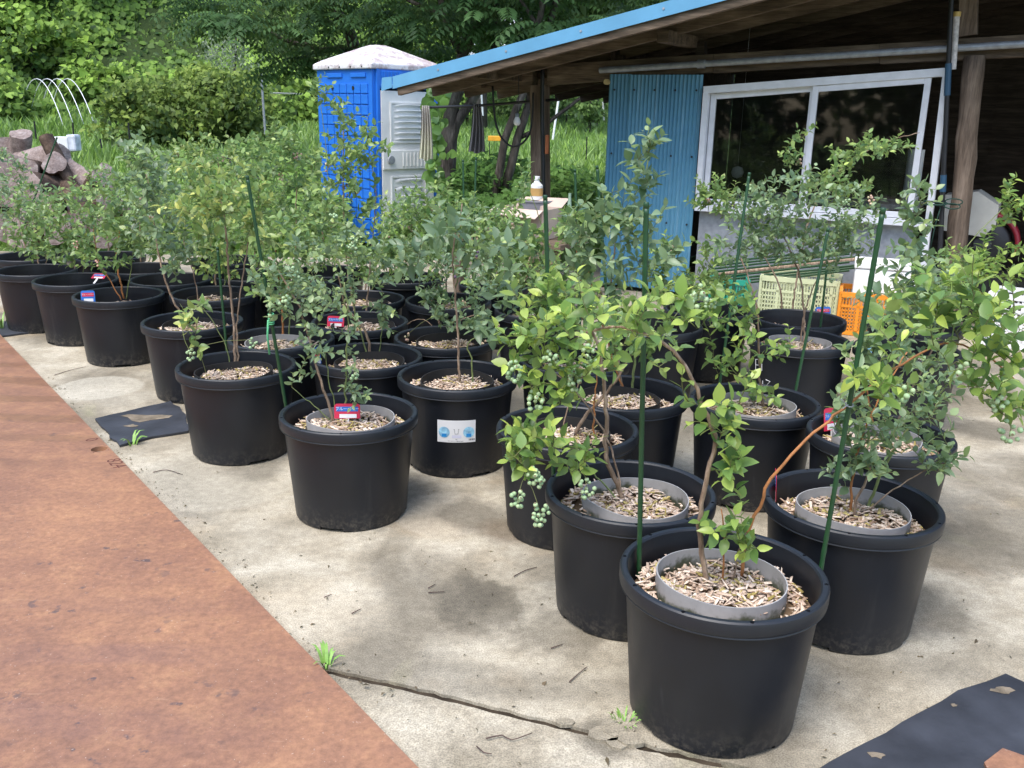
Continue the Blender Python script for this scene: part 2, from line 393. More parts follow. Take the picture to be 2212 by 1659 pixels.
tag(npobj('ground', np.stack([X.ravel(), Y.ravel(), Z.ravel()], 1), [np.stack([ii, ii + 1, ii + 1 + nx, ii + nx], 1)], t.m, loc=(0, 0, 0)), kind='structure')
# ------------------------------------------------------------------ concrete pad in two pours with an open joint
jp = [onz(*p) for p in ((560, 1404), (700, 1447), (870, 1483), (1060, 1530), (1240, 1575), (1400, 1614), (1560, 1650))]
d0 = (jp[-1] - jp[0]).normalized(); jl = [jp[0] - d0 * 5] + jp + [jp[-1] + d0 * 6]
def dens(pl, step, amp):
    out = []
    for a, b in zip(pl[:-1], pl[1:]):
        n = max(1, int((b - a).length / step)) if (a.x > -1.5 and b.x < 2.5) else 1
        for i in range(n):
            q = a.lerp(b, i / n); out.append((q.x + rng.normal() * amp * .4, q.y + rng.normal() * amp))
    out.append((pl[-1].x, pl[-1].y)); return out
wj = .0105
bk = dens([p + Vector((0, wj, 0)) for p in jl], .022, .0022); fr = dens([p - Vector((0, wj, 0)) for p in jl], .022, .0022)
m = MB(); m.prism(bk + [(9, 9.2), (-7.5, 9.2)], -.12, 0.0); tag(m.build('concrete_pad', MT['concrete'], loc=(0, 0, 0)), kind='structure')
m = MB(); m.prism(list(reversed(fr)) + [(-7, -3), (9, -3)], -.12, -.003); tag(m.build('concrete_apron', MT['concrete'], loc=(0, 0, 0)), kind='structure')
m = MB(); m.prism([(x, y + .004) for x, y in bk[1:-1]] + [(x, y - .004) for x, y in reversed(fr[1:-1])], -.1, -.009); tag(m.build('joint_soil', MT['soil'], loc=(0, 0, 0)), kind='structure')
# ------------------------------------------------------------------ rusty steel road plate, with lifting hole and stamped number
TP = .022
e0, e1 = onz(0, 722, TP), onz(905, 1659, TP); ed = (e1 - e0).normalized(); en = Vector((ed.y, -ed.x, 0)); en = -en if en.x > 0 else en
hole = onz(214, 970, TP)
def plate_mesh():
    s0, s1 = e0 - ed * 1.2, e1 + ed * 1.4
    a, b, c, d = s0, s1, s1 + en * 1.52, s0 + en * 1.52
    bm = bmesh.new()
    N = 28; rr = .033
    u_h = (hole - s0).dot(ed); w_h = (hole - s0).dot(en); L = (s1 - s0).length; Wd = 1.52; r0 = .12
    def P(u, w, z): q = s0 + ed * u + en * w; return Vector((q.x, q.y, z))
    top = {}
    ring_i = [(u_h + rr * math.cos(2 * math.pi * k / N), w_h + rr * math.sin(2 * math.pi * k / N)) for k in range(N)]
    sq = []
    for k in range(N):
        q = 2 * math.pi * k / N; cx, sx = math.cos(q), math.sin(q); s = min(.1, w_h * .8) / max(abs(cx), abs(sx)); sq.append((u_h + s * cx, w_h + s * sx))
    h = min(.1, w_h * .8)
    vt = [bm.verts.new(P(u, w, TP)) for u, w in ring_i]; vb = [bm.verts.new(P(u, w, .001)) for u, w in ring_i]; vo = [bm.verts.new(P(u, w, TP)) for u, w in sq]
    for k in range(N):
        j = (k + 1) % N
        bm.faces.new((vt[k], vo[k], vo[j], vt[j])); bm.faces.new((vt[k], vt[j], vb[j], vb[k]))
    def Q(u0, w0, u1, w1):
        bm.faces.new([bm.verts.new(P(*p, TP)) for p in ((u0, w0), (u1, w0), (u1, w1), (u0, w1))])
    Q(0, 0, u_h - h, Wd); Q(u_h + h, 0, L, Wd); Q(u_h - h, 0, u_h + h, w_h - h); Q(u_h - h, w_h + h, u_h + h, Wd)
    pr = [(0, 0), (L, 0), (L, Wd), (0, Wd)]
    for i in range(4):
        p, q = pr[i], pr[(i + 1) % 4]
        bm.faces.new([bm.verts.new(P(*p, TP)), bm.verts.new(P(*q, TP)), bm.verts.new(P(*q, .001)), bm.verts.new(P(*p, .001))])
    bmesh.ops.recalc_face_normals(bm, faces=list(bm.faces))
    me = bpy.data.meshes.new('steel_plate'); bm.to_mesh(me); bm.free(); me.materials.append(MT['rust']); return me
sp = link(bpy.data.objects.new('steel_plate', plate_mesh())); tag(sp, 'long rusty brown steel road plate lying flat beside the pots', 'steel plate')
def text_mesh(txt, size, extrude=.0):
    cu = bpy.data.curves.new('lettering', 'FONT'); cu.body = txt; cu.size = size; cu.align_x = 'CENTER'; cu.align_y = 'CENTER'; cu.extrude = extrude; cu.resolution_u = 3
    o = bpy.data.objects.new('lettering', cu); col.objects.link(o)
    dg = bpy.context.evaluated_depsgraph_get(); me = bpy.data.meshes.new_from_object(o.evaluated_get(dg))
    bpy.data.objects.remove(o); me.name = 'lettering'; return me
MT['stamp'] = simple('stamped_rust', (.12, .045, .032), .9, var=.4, scale=60)
def stamp(txt, c, size):
    me = text_mesh(txt, size); me.materials.clear(); me.materials.append(MT['stamp'])
    o = bpy.data.objects.new('stamped_number', me); link(o, sp)
    x = ed; y = -en; o.matrix_local = Matrix(((x.x, y.x, 0, c.x), (x.y, y.y, 0, c.y), (0, 0, 1, TP + .0006), (0, 0, 0, 1)))
stamp('824', onz(250, 1001, TP), .078); stamp('0', onz(197, 950, TP), .075)
# ------------------------------------------------------------------ rubber mats
def mat_thing(px, label, holes=(), zt=.012, matl='rubber', name='rubber_mat', cat='rubber mat', jag=.006):
    P = [onz(*p) for p in px]; out = []
    for a, b in zip(P, P[1:] + P[:1]):
        n = max(1, int((b - a).length / .06))
        for i in range(n):
            q = a.lerp(b, i / n); out.append((q.x + rng.normal() * jag * (i > 0), q.y + rng.normal() * jag * (i > 0)))
    m = MB(); m.prism(out, .002, zt); o = m.build(name, MT[matl], loc=(0, 0, 0)); tag(o, label, cat)
    for (hx, hy, r) in holes:
        c = onz(hx, hy, zt); mm = MB(); k = 11
        mm.add([(c.x + r * 1.6 * (1 + .35 * rng.normal()) * math.cos(6.283 * j / k), c.y + r * (1 + .35 * rng.normal()) * math.sin(6.283 * j / k), zt + .0015) for j in range(k)], [tuple(range(k))])
        mm.build('dirt_patch', MT['dirt'], o)
    return o
MT['dirt'] = simple('dry_dirt', (.20, .165, .12), .95, var=.35, scale=18, spec=.1, bump=.5)
mat_thing(((1790, 1655), (1982, 1549), (2068, 1499), (2130, 1480), (2171, 1463), (2212, 1482), (2420, 1560), (2420, 1800), (1700, 1760)), 'torn black rubber mat in front of the front row of pots', ((1892, 1632, .011), (2062, 1524, .006), (2163, 1492, .016)))
mat_thing(((206, 909), (290, 889), (369, 871), (402, 900), (407, 936), (330, 948), (259, 967)), 'curling black rubber mat beside the rusty plate with a large sandy patch', ((318, 902, .055), (285, 920, .02)))
mat_thing(((-60, 704), (0, 698), (97, 690), (106, 715), (22, 727), (-60, 735)), 'small grey rubber mat under the far end of the pot row', ((45, 708, .03),))
mat_thing(((2123, 1662), (2163, 1631), (2230, 1655), (2300, 1700), (2160, 1740)), 'rusty brown corner of a steel sheet on the rubber mat', (), .02, 'rust', 'steel_sheet', 'steel sheet', .001)
# ------------------------------------------------------------------ hillside creeper, meadow grass
G_BRIGHT, G_MID, G_DARK = (.24, .40, .06), (.085, .175, .03), (.025, .06, .018)
g = np.random.default_rng(11)
def wedge(n, px0, px1, y0, y1, pw=1.0, g=g):
    a = g.uniform(px0, px1, n); y = (g.uniform(y0 ** pw, y1 ** pw, n)) ** (1 / pw); x = (a - PW / 2) / FPX * y * 1.04; return x, y
x, y = wedge(150000, -150, 1050, 20, 52, 1.0); hm = hillmask(x, y); k = (hm > .0006) & (hm < .5); x, y, hm = x[k], y[k], hm[k]
cl = .6 * wob(x * 1.1, y * 1.1) + .6 * wob(x * .45 + 3, y * .4 + 1); z = tz(x, y) + np.clip(.75 * cl, -.3, 1.4) * (hm > .01) + g.uniform(0, .35, len(x))
n = len(x); P = np.stack([x, y, z], 1); N = norm(np.stack([g.normal(0, .45, n), -.75 + g.normal(0, .35, n), .75 + g.normal(0, .3, n)], 1)); D = norm(np.cross(N, unit(n, g)) + np.array([0, -.4, -.5])[None])
tc = np.clip(.5 + .32 * cl + g.normal(0, .22, n), 0, 1); C = lerp3(G_DARK, G_BRIGHT, tc ** 1.1) * g.uniform(.8, 1.2, (n, 1))
v, f, c = scatter(P, D, N, g.uniform(.13, .26, n), C, LEAF_KUDZU)
tag(npobj('creeper_cover', v, f, MT['far_leaf'], c, loc=(0, 0, 0)), 'dense kudzu creeper covering the hillside', 'creeper', kind='stuff')
def grass(name, n, px0, px1, y0, y1, h0, h1, label, lo=(.12, .23, .04), hi=(.30, .46, .09), pw=.5, keep=None):
    x, y = wedge(n, px0, px1, y0, y1, pw)
    if keep is not None: k = keep(x, y); x, y = x[k], y[k]
    n = len(x); z = tz(x, y); h = g.uniform(h0, h1, n) * (1 + .3 * wob(x * .8, y * .8)); w = h * g.uniform(.035, .07, n) + .006
    a = g.uniform(0, 6.283, n); dx, dy = np.cos(a), np.sin(a); b = g.uniform(.1, .55, n) * h; a2 = g.uniform(0, 6.283, n); bx, by = np.cos(a2) * b, np.sin(a2) * b
    V = np.zeros((n, 5, 3)); V[:, 0] = np.stack([x - dx * w, y - dy * w, z - .02], 1); V[:, 1] = np.stack([x + dx * w, y + dy * w, z - .02], 1)
    V[:, 2] = np.stack([x + dx * w * .8 + bx * .35, y + dy * w * .8 + by * .35, z + h * .6], 1); V[:, 3] = np.stack([x - dx * w * .8 + bx * .35, y - dy * w * .8 + by * .35, z + h * .6], 1); V[:, 4] = np.stack([x + bx, y + by, z + h * .95], 1)
    o = (np.arange(n) * 5)[:, None]; C = np.repeat(lerp3(lo, hi, np.clip(g.normal(.5, .25, n) + .2 * wob(x * .7, y * .7), 0, 1)), 5, 0)
    tag(npobj(name, V.reshape(-1, 3), [np.array([[0, 1, 2, 3]]) + o, np.array([[3, 2, 4]]) + o], MT['far_leaf'], C, loc=(0, 0, 0), smooth=False), label, 'grass', kind='stuff')
grass('meadow_grass', 30000, -120, 760, 9.6, 38, .25, .55, 'tall meadow grass between the wood pile and the hill', keep=lambda x, y: hillmask(x, y) < .05)
grass('field_grass', 34000, 840, 1420, 9.4, 52, .18, .42, 'bright green grass field seen under the shed roof')
def weeds(name, n, px0, px1, y0, y1, hmax, label, size=(.05, .12), lo=(.06, .14, .03), hi=(.23, .37, .085), clump=2.2):
    x, y = wedge(n, px0, px1, y0, y1); cl = .5 + .5 * wob(x * clump, y * clump); z = tz(x, y) + hmax * (.25 + .75 * np.clip(cl, 0, 1)) * np.sqrt(g.uniform(0, 1, n))
    P = np.stack([x, y, z], 1); N = norm(np.stack([g.normal(0, .5, n), -.35 + g.normal(0, .5, n), 1 + g.normal(0, .3, n)], 1)); D = norm(np.cross(N, unit(n, g)))
    C = lerp3(lo, hi, np.clip(.3 + .5 * (z - tz(x, y)) / hmax * g.uniform(.4, 1.2, n), 0, 1)); v, f, c = scatter(P, D, N, g.uniform(*size, n), C, LEAF_FAR)
    tag(npobj(name, v, f, MT['far_leaf'], c, loc=(0, 0, 0)), label, 'weeds', kind='stuff')
weeds('leafy_weeds', 15000, 300, 760, 9.6, 17, .62, 'lush leafy weeds growing behind the pots', (.07, .15))
weeds('hedge_weeds', 9000, 900, 1420, 10.2, 13.5, .8, 'dark leafy weeds along the far side of the shed', (.06, .13), (.02, .06, .015), (.13, .26, .05))
# ------------------------------------------------------------------ trees and shrubs
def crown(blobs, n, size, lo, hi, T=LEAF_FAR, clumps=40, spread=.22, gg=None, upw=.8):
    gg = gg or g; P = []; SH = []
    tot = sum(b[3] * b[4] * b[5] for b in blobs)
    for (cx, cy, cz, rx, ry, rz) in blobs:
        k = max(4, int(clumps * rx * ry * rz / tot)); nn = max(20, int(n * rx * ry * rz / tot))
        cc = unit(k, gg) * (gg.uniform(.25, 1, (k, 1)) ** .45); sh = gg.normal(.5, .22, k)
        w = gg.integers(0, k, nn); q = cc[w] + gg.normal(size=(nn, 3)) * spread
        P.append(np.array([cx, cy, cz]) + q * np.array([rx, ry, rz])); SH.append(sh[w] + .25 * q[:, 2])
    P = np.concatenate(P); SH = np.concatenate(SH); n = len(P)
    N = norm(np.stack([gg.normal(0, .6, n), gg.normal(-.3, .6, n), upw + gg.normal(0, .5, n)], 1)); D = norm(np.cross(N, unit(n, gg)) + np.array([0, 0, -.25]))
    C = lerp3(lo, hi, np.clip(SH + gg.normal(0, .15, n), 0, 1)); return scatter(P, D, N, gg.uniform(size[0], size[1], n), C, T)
def limb(m, pts, r0, r1, n=7):
    pts = [Vector(p) for p in pts]; q = []
    for i in range(len(pts) - 1):
        for k in range(3): q.append(pts[i].lerp(pts[i + 1], k / 3) + (Vector(rng.normal(size=3)) * r0 * .15 if (i or k) else Vector((0, 0, 0))))
    q.append(pts[-1]); m.tube(q, [r0 + (r1 - r0) * i / (len(q) - 1) for i in range(len(q))], n)
def leafy_tree(name, base, limbs, blobs, n, size, lo, hi, label, cat='tree', group=None, r=.15, T=LEAF_FAR, clumps=40, spread=.22, upw=.8):
    root = empty(name, base, label, cat, group); m = MB()
    for i, L in enumerate(limbs): limb(m, L, r * (1 if i == 0 else .55), r * (.5 if i == 0 else .15))
    m.build('trunk', MT['bark'], root, smooth='all'); v, f, c = crown(blobs, n, size, lo, hi, T, clumps, spread, upw=upw)
    tag(npobj('crown', v, f, MT['far_leaf'], c, parent=root), kind='stuff'); return root
def ground_pt(x, y): return Vector((x, y, float(tz(x, y))))
# the big broad shrub on the meadow
c0 = aty(410, 215, 20); b0 = ground_pt(c0.x, 20.)
leafy_tree('broad_shrub', b0, [[b0, b0 + Vector((.1, 0, .8)), b0 + Vector((.3, .1, 1.6))], [b0, b0 + Vector((-.6, 0, .8)), b0 + Vector((-1.2, .1, 1.3))], [b0, b0 + Vector((.6, .1, .8)), b0 + Vector((1.2, .2, 1.4))]],
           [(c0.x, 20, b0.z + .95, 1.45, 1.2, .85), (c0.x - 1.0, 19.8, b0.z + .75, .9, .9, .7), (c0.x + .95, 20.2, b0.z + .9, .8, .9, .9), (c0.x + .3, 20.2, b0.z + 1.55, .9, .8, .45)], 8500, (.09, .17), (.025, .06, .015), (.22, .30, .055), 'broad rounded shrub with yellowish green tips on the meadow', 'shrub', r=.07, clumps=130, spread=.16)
c0 = aty(505, 150, 24); b0 = ground_pt(c0.x, 24.)
leafy_tree('silvery_shrub', b0, [[b0, b0 + Vector((0, 0, 1.6)), b0 + Vector((.1, 0, 2.6))]], [(c0.x, 24, b0.z + 1.9, .7, .6, 1.2), (c0.x + .15, 24, b0.z + 2.6, .35, .35, .75)], 2600, (.06, .12), (.10, .14, .09), (.27, .31, .22), 'upright silvery grey shrub behind the broad shrub', 'shrub', r=.05, T=LEAFLET, clumps=50)
# forest trees on the hill and far trees beyond the field
spots = [(-30, 44, 9, 3.6), (-22, 50, 11, 4.2), (-15.5, 44, 10, 3.6), (-11, 51, 12, 4.6), (-6.5, 45, 11, 4.0), (-2.5, 52, 12, 4.6), (-1.2, 31, 8.5, 2.9), (2.6, 34, 8.5, 3.2), (2.0, 47, 11, 4.0), (7.0, 53, 11.5, 4.6), (12, 48, 10, 4.)]
lab = ['tall dark evergreen on the hill above the hoop frames', 'dark evergreen on the hilltop beside the bare earth scar', 'broad dark tree on the hill above the broad shrub', 'dark forest tree rising behind the silvery shrub', 'dark forest tree behind the portable toilet roof', 'dark tree behind the feathery trees by the toilet', 'dark tall tree at the field edge behind the forked trunk', 'dark tall tree at the field edge above the thin leaning stems', 'dark tree rising behind the middle of the blue roof edge', 'dark tree far behind the upper blue roof edge', 'dark tree far behind the shed']
for (sx, sy, h, rr), lb in zip(spots, lab):
    b = ground_pt(sx, sy); up_ = Vector((0, 0, 1))
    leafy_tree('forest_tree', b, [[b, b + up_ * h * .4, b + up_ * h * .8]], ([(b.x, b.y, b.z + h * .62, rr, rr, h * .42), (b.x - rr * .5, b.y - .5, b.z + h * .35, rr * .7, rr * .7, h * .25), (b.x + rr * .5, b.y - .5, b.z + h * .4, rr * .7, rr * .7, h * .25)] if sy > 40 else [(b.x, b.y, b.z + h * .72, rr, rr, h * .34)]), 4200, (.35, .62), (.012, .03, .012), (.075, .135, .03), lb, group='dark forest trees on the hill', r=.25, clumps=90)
for i, (pxx, yy, rr, hh) in enumerate(((1010, 34, 1.0, 1.3), (1085, 37, .8, 1.1), (1225, 33, .9, 1.2), (1275, 30, 1.0, 1.5), (1160, 40, 1.0, 1.1))):
    c0 = aty(pxx, 235, yy); b = ground_pt(c0.x, yy)
    leafy_tree('orchard_tree', b, [[b, b + Vector((0, 0, hh * .6)), b + Vector((.1, 0, hh))]], [(b.x, b.y, b.z + hh * .85, rr, rr, hh * .5)], 900, (.12, .22), (.05, .10, .03), (.22, .33, .09), ['small pale orchard tree beyond the field behind the first towel', 'small orchard tree beyond the field behind the grey towel', 'small orchard tree beyond the field right of the wooden post', 'small orchard tree beyond the field beside the blue wall', 'small orchard tree beyond the field behind the light bulb'][i], group='orchard trees beyond the field', r=.05, clumps=30)
# creeper-clad mounds at the foot of the hill, and trees behind the viewer that the window mirrors
MND = [(20, 26, 1.5, 1.3), (75, 31, 2.0, 1.9), (150, 30, 1.7, 1.6), (205, 34, 2.2, 2.3), (270, 29, 1.3, 1.2), (40, 37, 2.3, 2.2), (300, 36, 2.0, 2.4), (640, 30, 1.8, 1.9), (560, 27, 1.2, 1.3)]
ML = ['rounded creeper mound at the lower edge of the hillside', 'bright creeper mound behind the tunnel hoops', 'creeper mound just beside the tunnel hoops', 'tall rounded creeper mound above the tunnel hoops', 'low creeper mound touching the broad shrub', 'high creeper mound up the hillside', 'tall creeper mound behind the broad shrub', 'creeper mound beside the toilet wall', 'small creeper mound behind the metal pole']
for (mx, my, mr, mh), lb in zip(MND, ML):
    xx = (mx - PW / 2) / FPX * my * 1.04; b_ = ground_pt(xx, my)
    leafy_tree('creeper_mound', b_, [[b_, b_ + Vector((0, 0, mh * .5)), b_ + Vector((.1, 0, mh * .8))]], [(b_.x, b_.y, b_.z + mh * .5, mr, mr * .8, mh * .62), (b_.x + mr * .5, b_.y - .2, b_.z + mh * .3, mr * .7, mr * .6, mh * .45)], 2600, (.12, .24), (.03, .075, .018), (.30, .46, .075), lb, 'shrub', 'creeper mounds on the hillside', r=.05, T=LEAF_KUDZU, clumps=70, spread=.13, upw=.9)
for (sx, sy, h, rr), lb in zip([(-9, -13, 9, 3.6), (-15, -9, 9, 3.6), (-14, -17, 11, 4.2), (-5, -19, 10, 4.), (-21, -6, 9, 3.6), (-1, -24, 10, 4.2)], ['nearest dark tree mirrored in the sliding window', 'second dark tree mirrored in the window', 'tall dark tree mirrored in the window', 'dark tree mirrored at the edge of the window', 'dark tree beyond the steel plate end', 'far dark tree behind the yard']):
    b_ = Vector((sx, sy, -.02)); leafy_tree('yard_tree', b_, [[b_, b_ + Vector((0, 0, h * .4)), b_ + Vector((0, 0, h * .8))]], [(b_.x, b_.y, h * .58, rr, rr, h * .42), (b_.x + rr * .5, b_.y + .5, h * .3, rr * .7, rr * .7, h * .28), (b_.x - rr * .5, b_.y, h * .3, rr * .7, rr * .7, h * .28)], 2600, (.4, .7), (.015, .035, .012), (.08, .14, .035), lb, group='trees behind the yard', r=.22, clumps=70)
# feathery pinnate trees behind the toilet and the shed
def frond_tree(base, limbs, blobs, n, label, lo=(.022, .055, .018), hi=(.075, .155, .045), r=.11, y0=None):
    root = empty('feathery_tree', base, label, 'tree', 'feathery trees behind the shed'); m = MB()
    for i, (L, ra, rb) in enumerate(limbs): limb(m, L, ra, rb)
    m.build('trunk', MT['bark'], root, smooth='all')
    P = []; tot = sum(b[3] * b[5] for b in blobs)
    for (cx, cy, cz, rx, ry, rz) in blobs:
        nn = int(n * rx * rz / tot); k = max(5, nn // 9); cc = unit(k, g) * (g.uniform(.2, 1, (k, 1)) ** .5); w = g.integers(0, k, nn)
        P.append(np.array([cx, cy, cz]) + (cc[w] + g.normal(size=(nn, 3)) * .10) * np.array([rx, ry, rz]))
    P = np.concatenate(P); n = len(P); az = g.uniform(0, 6.283, n); H = np.stack([np.cos(az), np.sin(az) - .35, 0 * az], 1); H = norm(H)
    L = g.uniform(.38, .62, n); droop = g.uniform(.25, .8, n); col_t = np.clip(g.normal(.45, .25, n), 0, 1); parts = []; rv = []; rf = []; K = 8
    Sd = np.stack([-H[:, 1], H[:, 0], 0 * az], 1); UP = np.array([0, 0, 1.0])
    for k in range(1, K + 1):
        s = k / K; pos = P + H * (L * s)[:, None] + UP * (L * (.12 * s - droop * s * s * .7))[:, None]; tang = norm(H + UP * (.12 - 1.4 * droop * s)[:, None]); Nn = norm(np.cross(Sd, tang)); Nn *= np.sign(Nn[:, 2:3] + 1e-6)
        for sg in (1, -1):
            d = norm(Sd * sg * .95 + tang * .45 - UP * .25); parts.append(scatter(pos, d, Nn + g.normal(0, .15, (n, 3)), L * .26 * (1 - .35 * abs(s - .45)), lerp3(lo, hi, np.clip(col_t + g.normal(0, .08, n), 0, 1)), LEAFLET))
    v, f, c = merge(parts); tag(npobj('crown', v, f, MT['far_leaf'], c, parent=root), kind='stuff')
def A(y, *pp): return [aty(px, py, y) for px, py in pp]
def bl(px, py, y, rpx, rpy, dep):
    c = aty(px, py, y); s = y / FPX; return (c.x, c.y, c.z, rpx * s, dep, rpy * s)
y = 13.0; b = ground_pt(aty(967, 400, y).x, y)
frond_tree(b, [([b] + A(y, (964, 281), (985, 187), (1000, 119)), .13, .085), (A(y, (1000, 119), (960, 40), (935, -90)), .06, .03), (A(y, (1000, 119), (1010, 30), (1018, -120)), .06, .03), (A(y, (1000, 119), (1040, 40), (1085, -100)), .06, .03), (A(y, (966, 330), (1000, 240), (1034, 195), (1062, 110), (1075, 0)), .075, .04), (A(y, (950, 30), (880, 0), (820, -10)), .035, .015)],
           [bl(1000, 40, y, 190, 70, 1.3), bl(960, -120, y, 300, 130, 1.8), bl(900, 60, y + .8, 110, 60, .8)], 620, 'feathery tree with a forked trunk just beside the portable toilet')
y = 12.2; b = ground_pt(aty(1060, 420, y).x, y)
frond_tree(b, [([b] + A(y, (1090, 300), (1130, 200), (1165, 60), (1180, -90)), .06, .035), ([b + Vector((.06, .1, 0))] + A(y + .1, (1120, 300), (1148, 190), (1195, 20), (1230, -90)), .065, .035), (A(y + .1, (1118, 300), (1180, 270), (1250, 215), (1300, 190)), .03, .018), (A(y, (1165, 60), (1110, -20)), .03, .015)],
           [bl(1210, 20, y + .4, 230, 62, 1.2), bl(1250, -130, y + .4, 330, 120, 1.6), bl(1420, 10, y + 1.5, 170, 50, 1.)], 640, 'feathery tree with two thin leaning stems behind the hanging bulb')
y = 15.0; b = ground_pt(aty(790, 400, y).x, y)
frond_tree(b, [([b] + A(y, (788, 200), (765, 90), (715, 10), (680, -90)), .12, .07), (A(y, (770, 110), (690, 105), (610, 85), (560, 60)), .05, .02), (A(y, (730, 30), (800, -60)), .05, .02)],
           [bl(610, 70, y - .5, 190, 75, 1.2), bl(700, 60, y, 170, 80, 1.3), bl(560, -90, y, 320, 120, 1.8), bl(640, 165, y - .6, 75, 45, .7)], 760, 'feathery tree overhanging the meadow behind the portable toilet')
# ------------------------------------------------------------------ nursery pots
def pot_mesh():
    prof = [(.0, .022), (.182, .022), (.187, .0), (.199, .0), (.2045, .006), (.2325, .3395), (.2345, .3415), (.2475, .3435), (.2488, .3455), (.2475, .3485), (.2490, .351), (.250, .356), (.2500, .377), (.2485, .3825), (.2445, .3860), (.240, HP), (.2335, .3855), (.2295, .381), (.2255, .33), (.2005, .05), (.0, .05)]
    bm = bmesh.new(); n = 72; rings = []
    for r, z in prof:
        rings.append([bm.verts.new((0, 0, z))] if r == 0 else [bm.verts.new((r * math.cos(6.28318531 * j / n), r * math.sin(6.28318531 * j / n), z)) for j in range(n)])
    for a, b in zip(rings[:-1], rings[1:]):
        for j in range(n):
            k = (j + 1) % n
            if len(a) == 1: bm.faces.new((a[0], b[k], b[j]))
            elif len(b) == 1: bm.faces.new((a[j], a[k], b[0]))
            else: bm.faces.new((a[j], a[k], b[k], b[j]))
    bmesh.ops.recalc_face_normals(bm, faces=list(bm.faces))
    me = bpy.data.meshes.new('pot'); bm.to_mesh(me); bm.free()
    cut = MB()
    for j in range(10):
        q = 6.28318531 * j / 10 + .13; c = Vector((.2405 * math.cos(q), .2405 * math.sin(q), 0)); cut.tube([c + Vector((0, 0, .365)), c + Vector((0, 0, .40))], .0052, 10)
    for j in range(4):
        q = 6.28318531 * j / 4 + .5; d = Vector((math.cos(q), math.sin(q), 0)); cut.box(d * .195 + Vector((0, 0, .0)), (.06, .085, .028), Matrix.Rotation(q, 3, 'Z'))
    a = link(bpy.data.objects.new('pot_tmp', me)); b = link(bpy.data.objects.new('cut_tmp', cut.mesh('cut', MT['pot'])))
    md = a.modifiers.new('b', 'BOOLEAN'); md.operation = 'DIFFERENCE'; md.object = b; md.solver = 'EXACT'; md.use_self = True
    dg = bpy.context.evaluated_depsgraph_get(); out = bpy.data.meshes.new_from_object(a.evaluated_get(dg)); bpy.data.objects.remove(a); bpy.data.objects.remove(b)
    out.name = 'pot'; out.materials.clear(); out.materials.append(MT['pot']); out.polygons.foreach_set('use_smooth', [True] * len(out.polygons)); out.set_sharp_from_angle(angle=R(32)); return out
POT = pot_mesh()
def collar_mesh(name, mat, rad, zt, sd):
    q = np.random.default_rng(sd); n = 48; ph = q.uniform(0, 6.28, 3); m = MB(); vs = []; fs = []
    for k, (dr, z) in enumerate(((.0016, .27), (.0016, zt), (-.0016, zt), (-.0016, .27))):
        for j in range(n):
            a = 6.28318531 * j / n; r = rad * (1 + .035 * math.sin(2 * a + ph[0]) + .018 * math.sin(3 * a + ph[1])) + dr
            vs.append((r * math.cos(a), r * math.sin(a), z + (.004 * math.sin(2 * a + ph[2]) if z == zt else 0)))
    for k in range(4):
        k2 = (k + 1) % 4
        for j in range(n): fs.append((k * n + j, k * n + (j + 1) % n, k2 * n + (j + 1) % n, k2 * n + j))
    m.add(vs, fs); me = m.mesh(name, mat, True); return me
COL_G = [collar_mesh('collar', MT['collar_g'], .152, .366, s) for s in (1, 2, 3)]; COL_K = [collar_mesh('collar', MT['collar_k'], .158, .362, s) for s in (4, 5)]
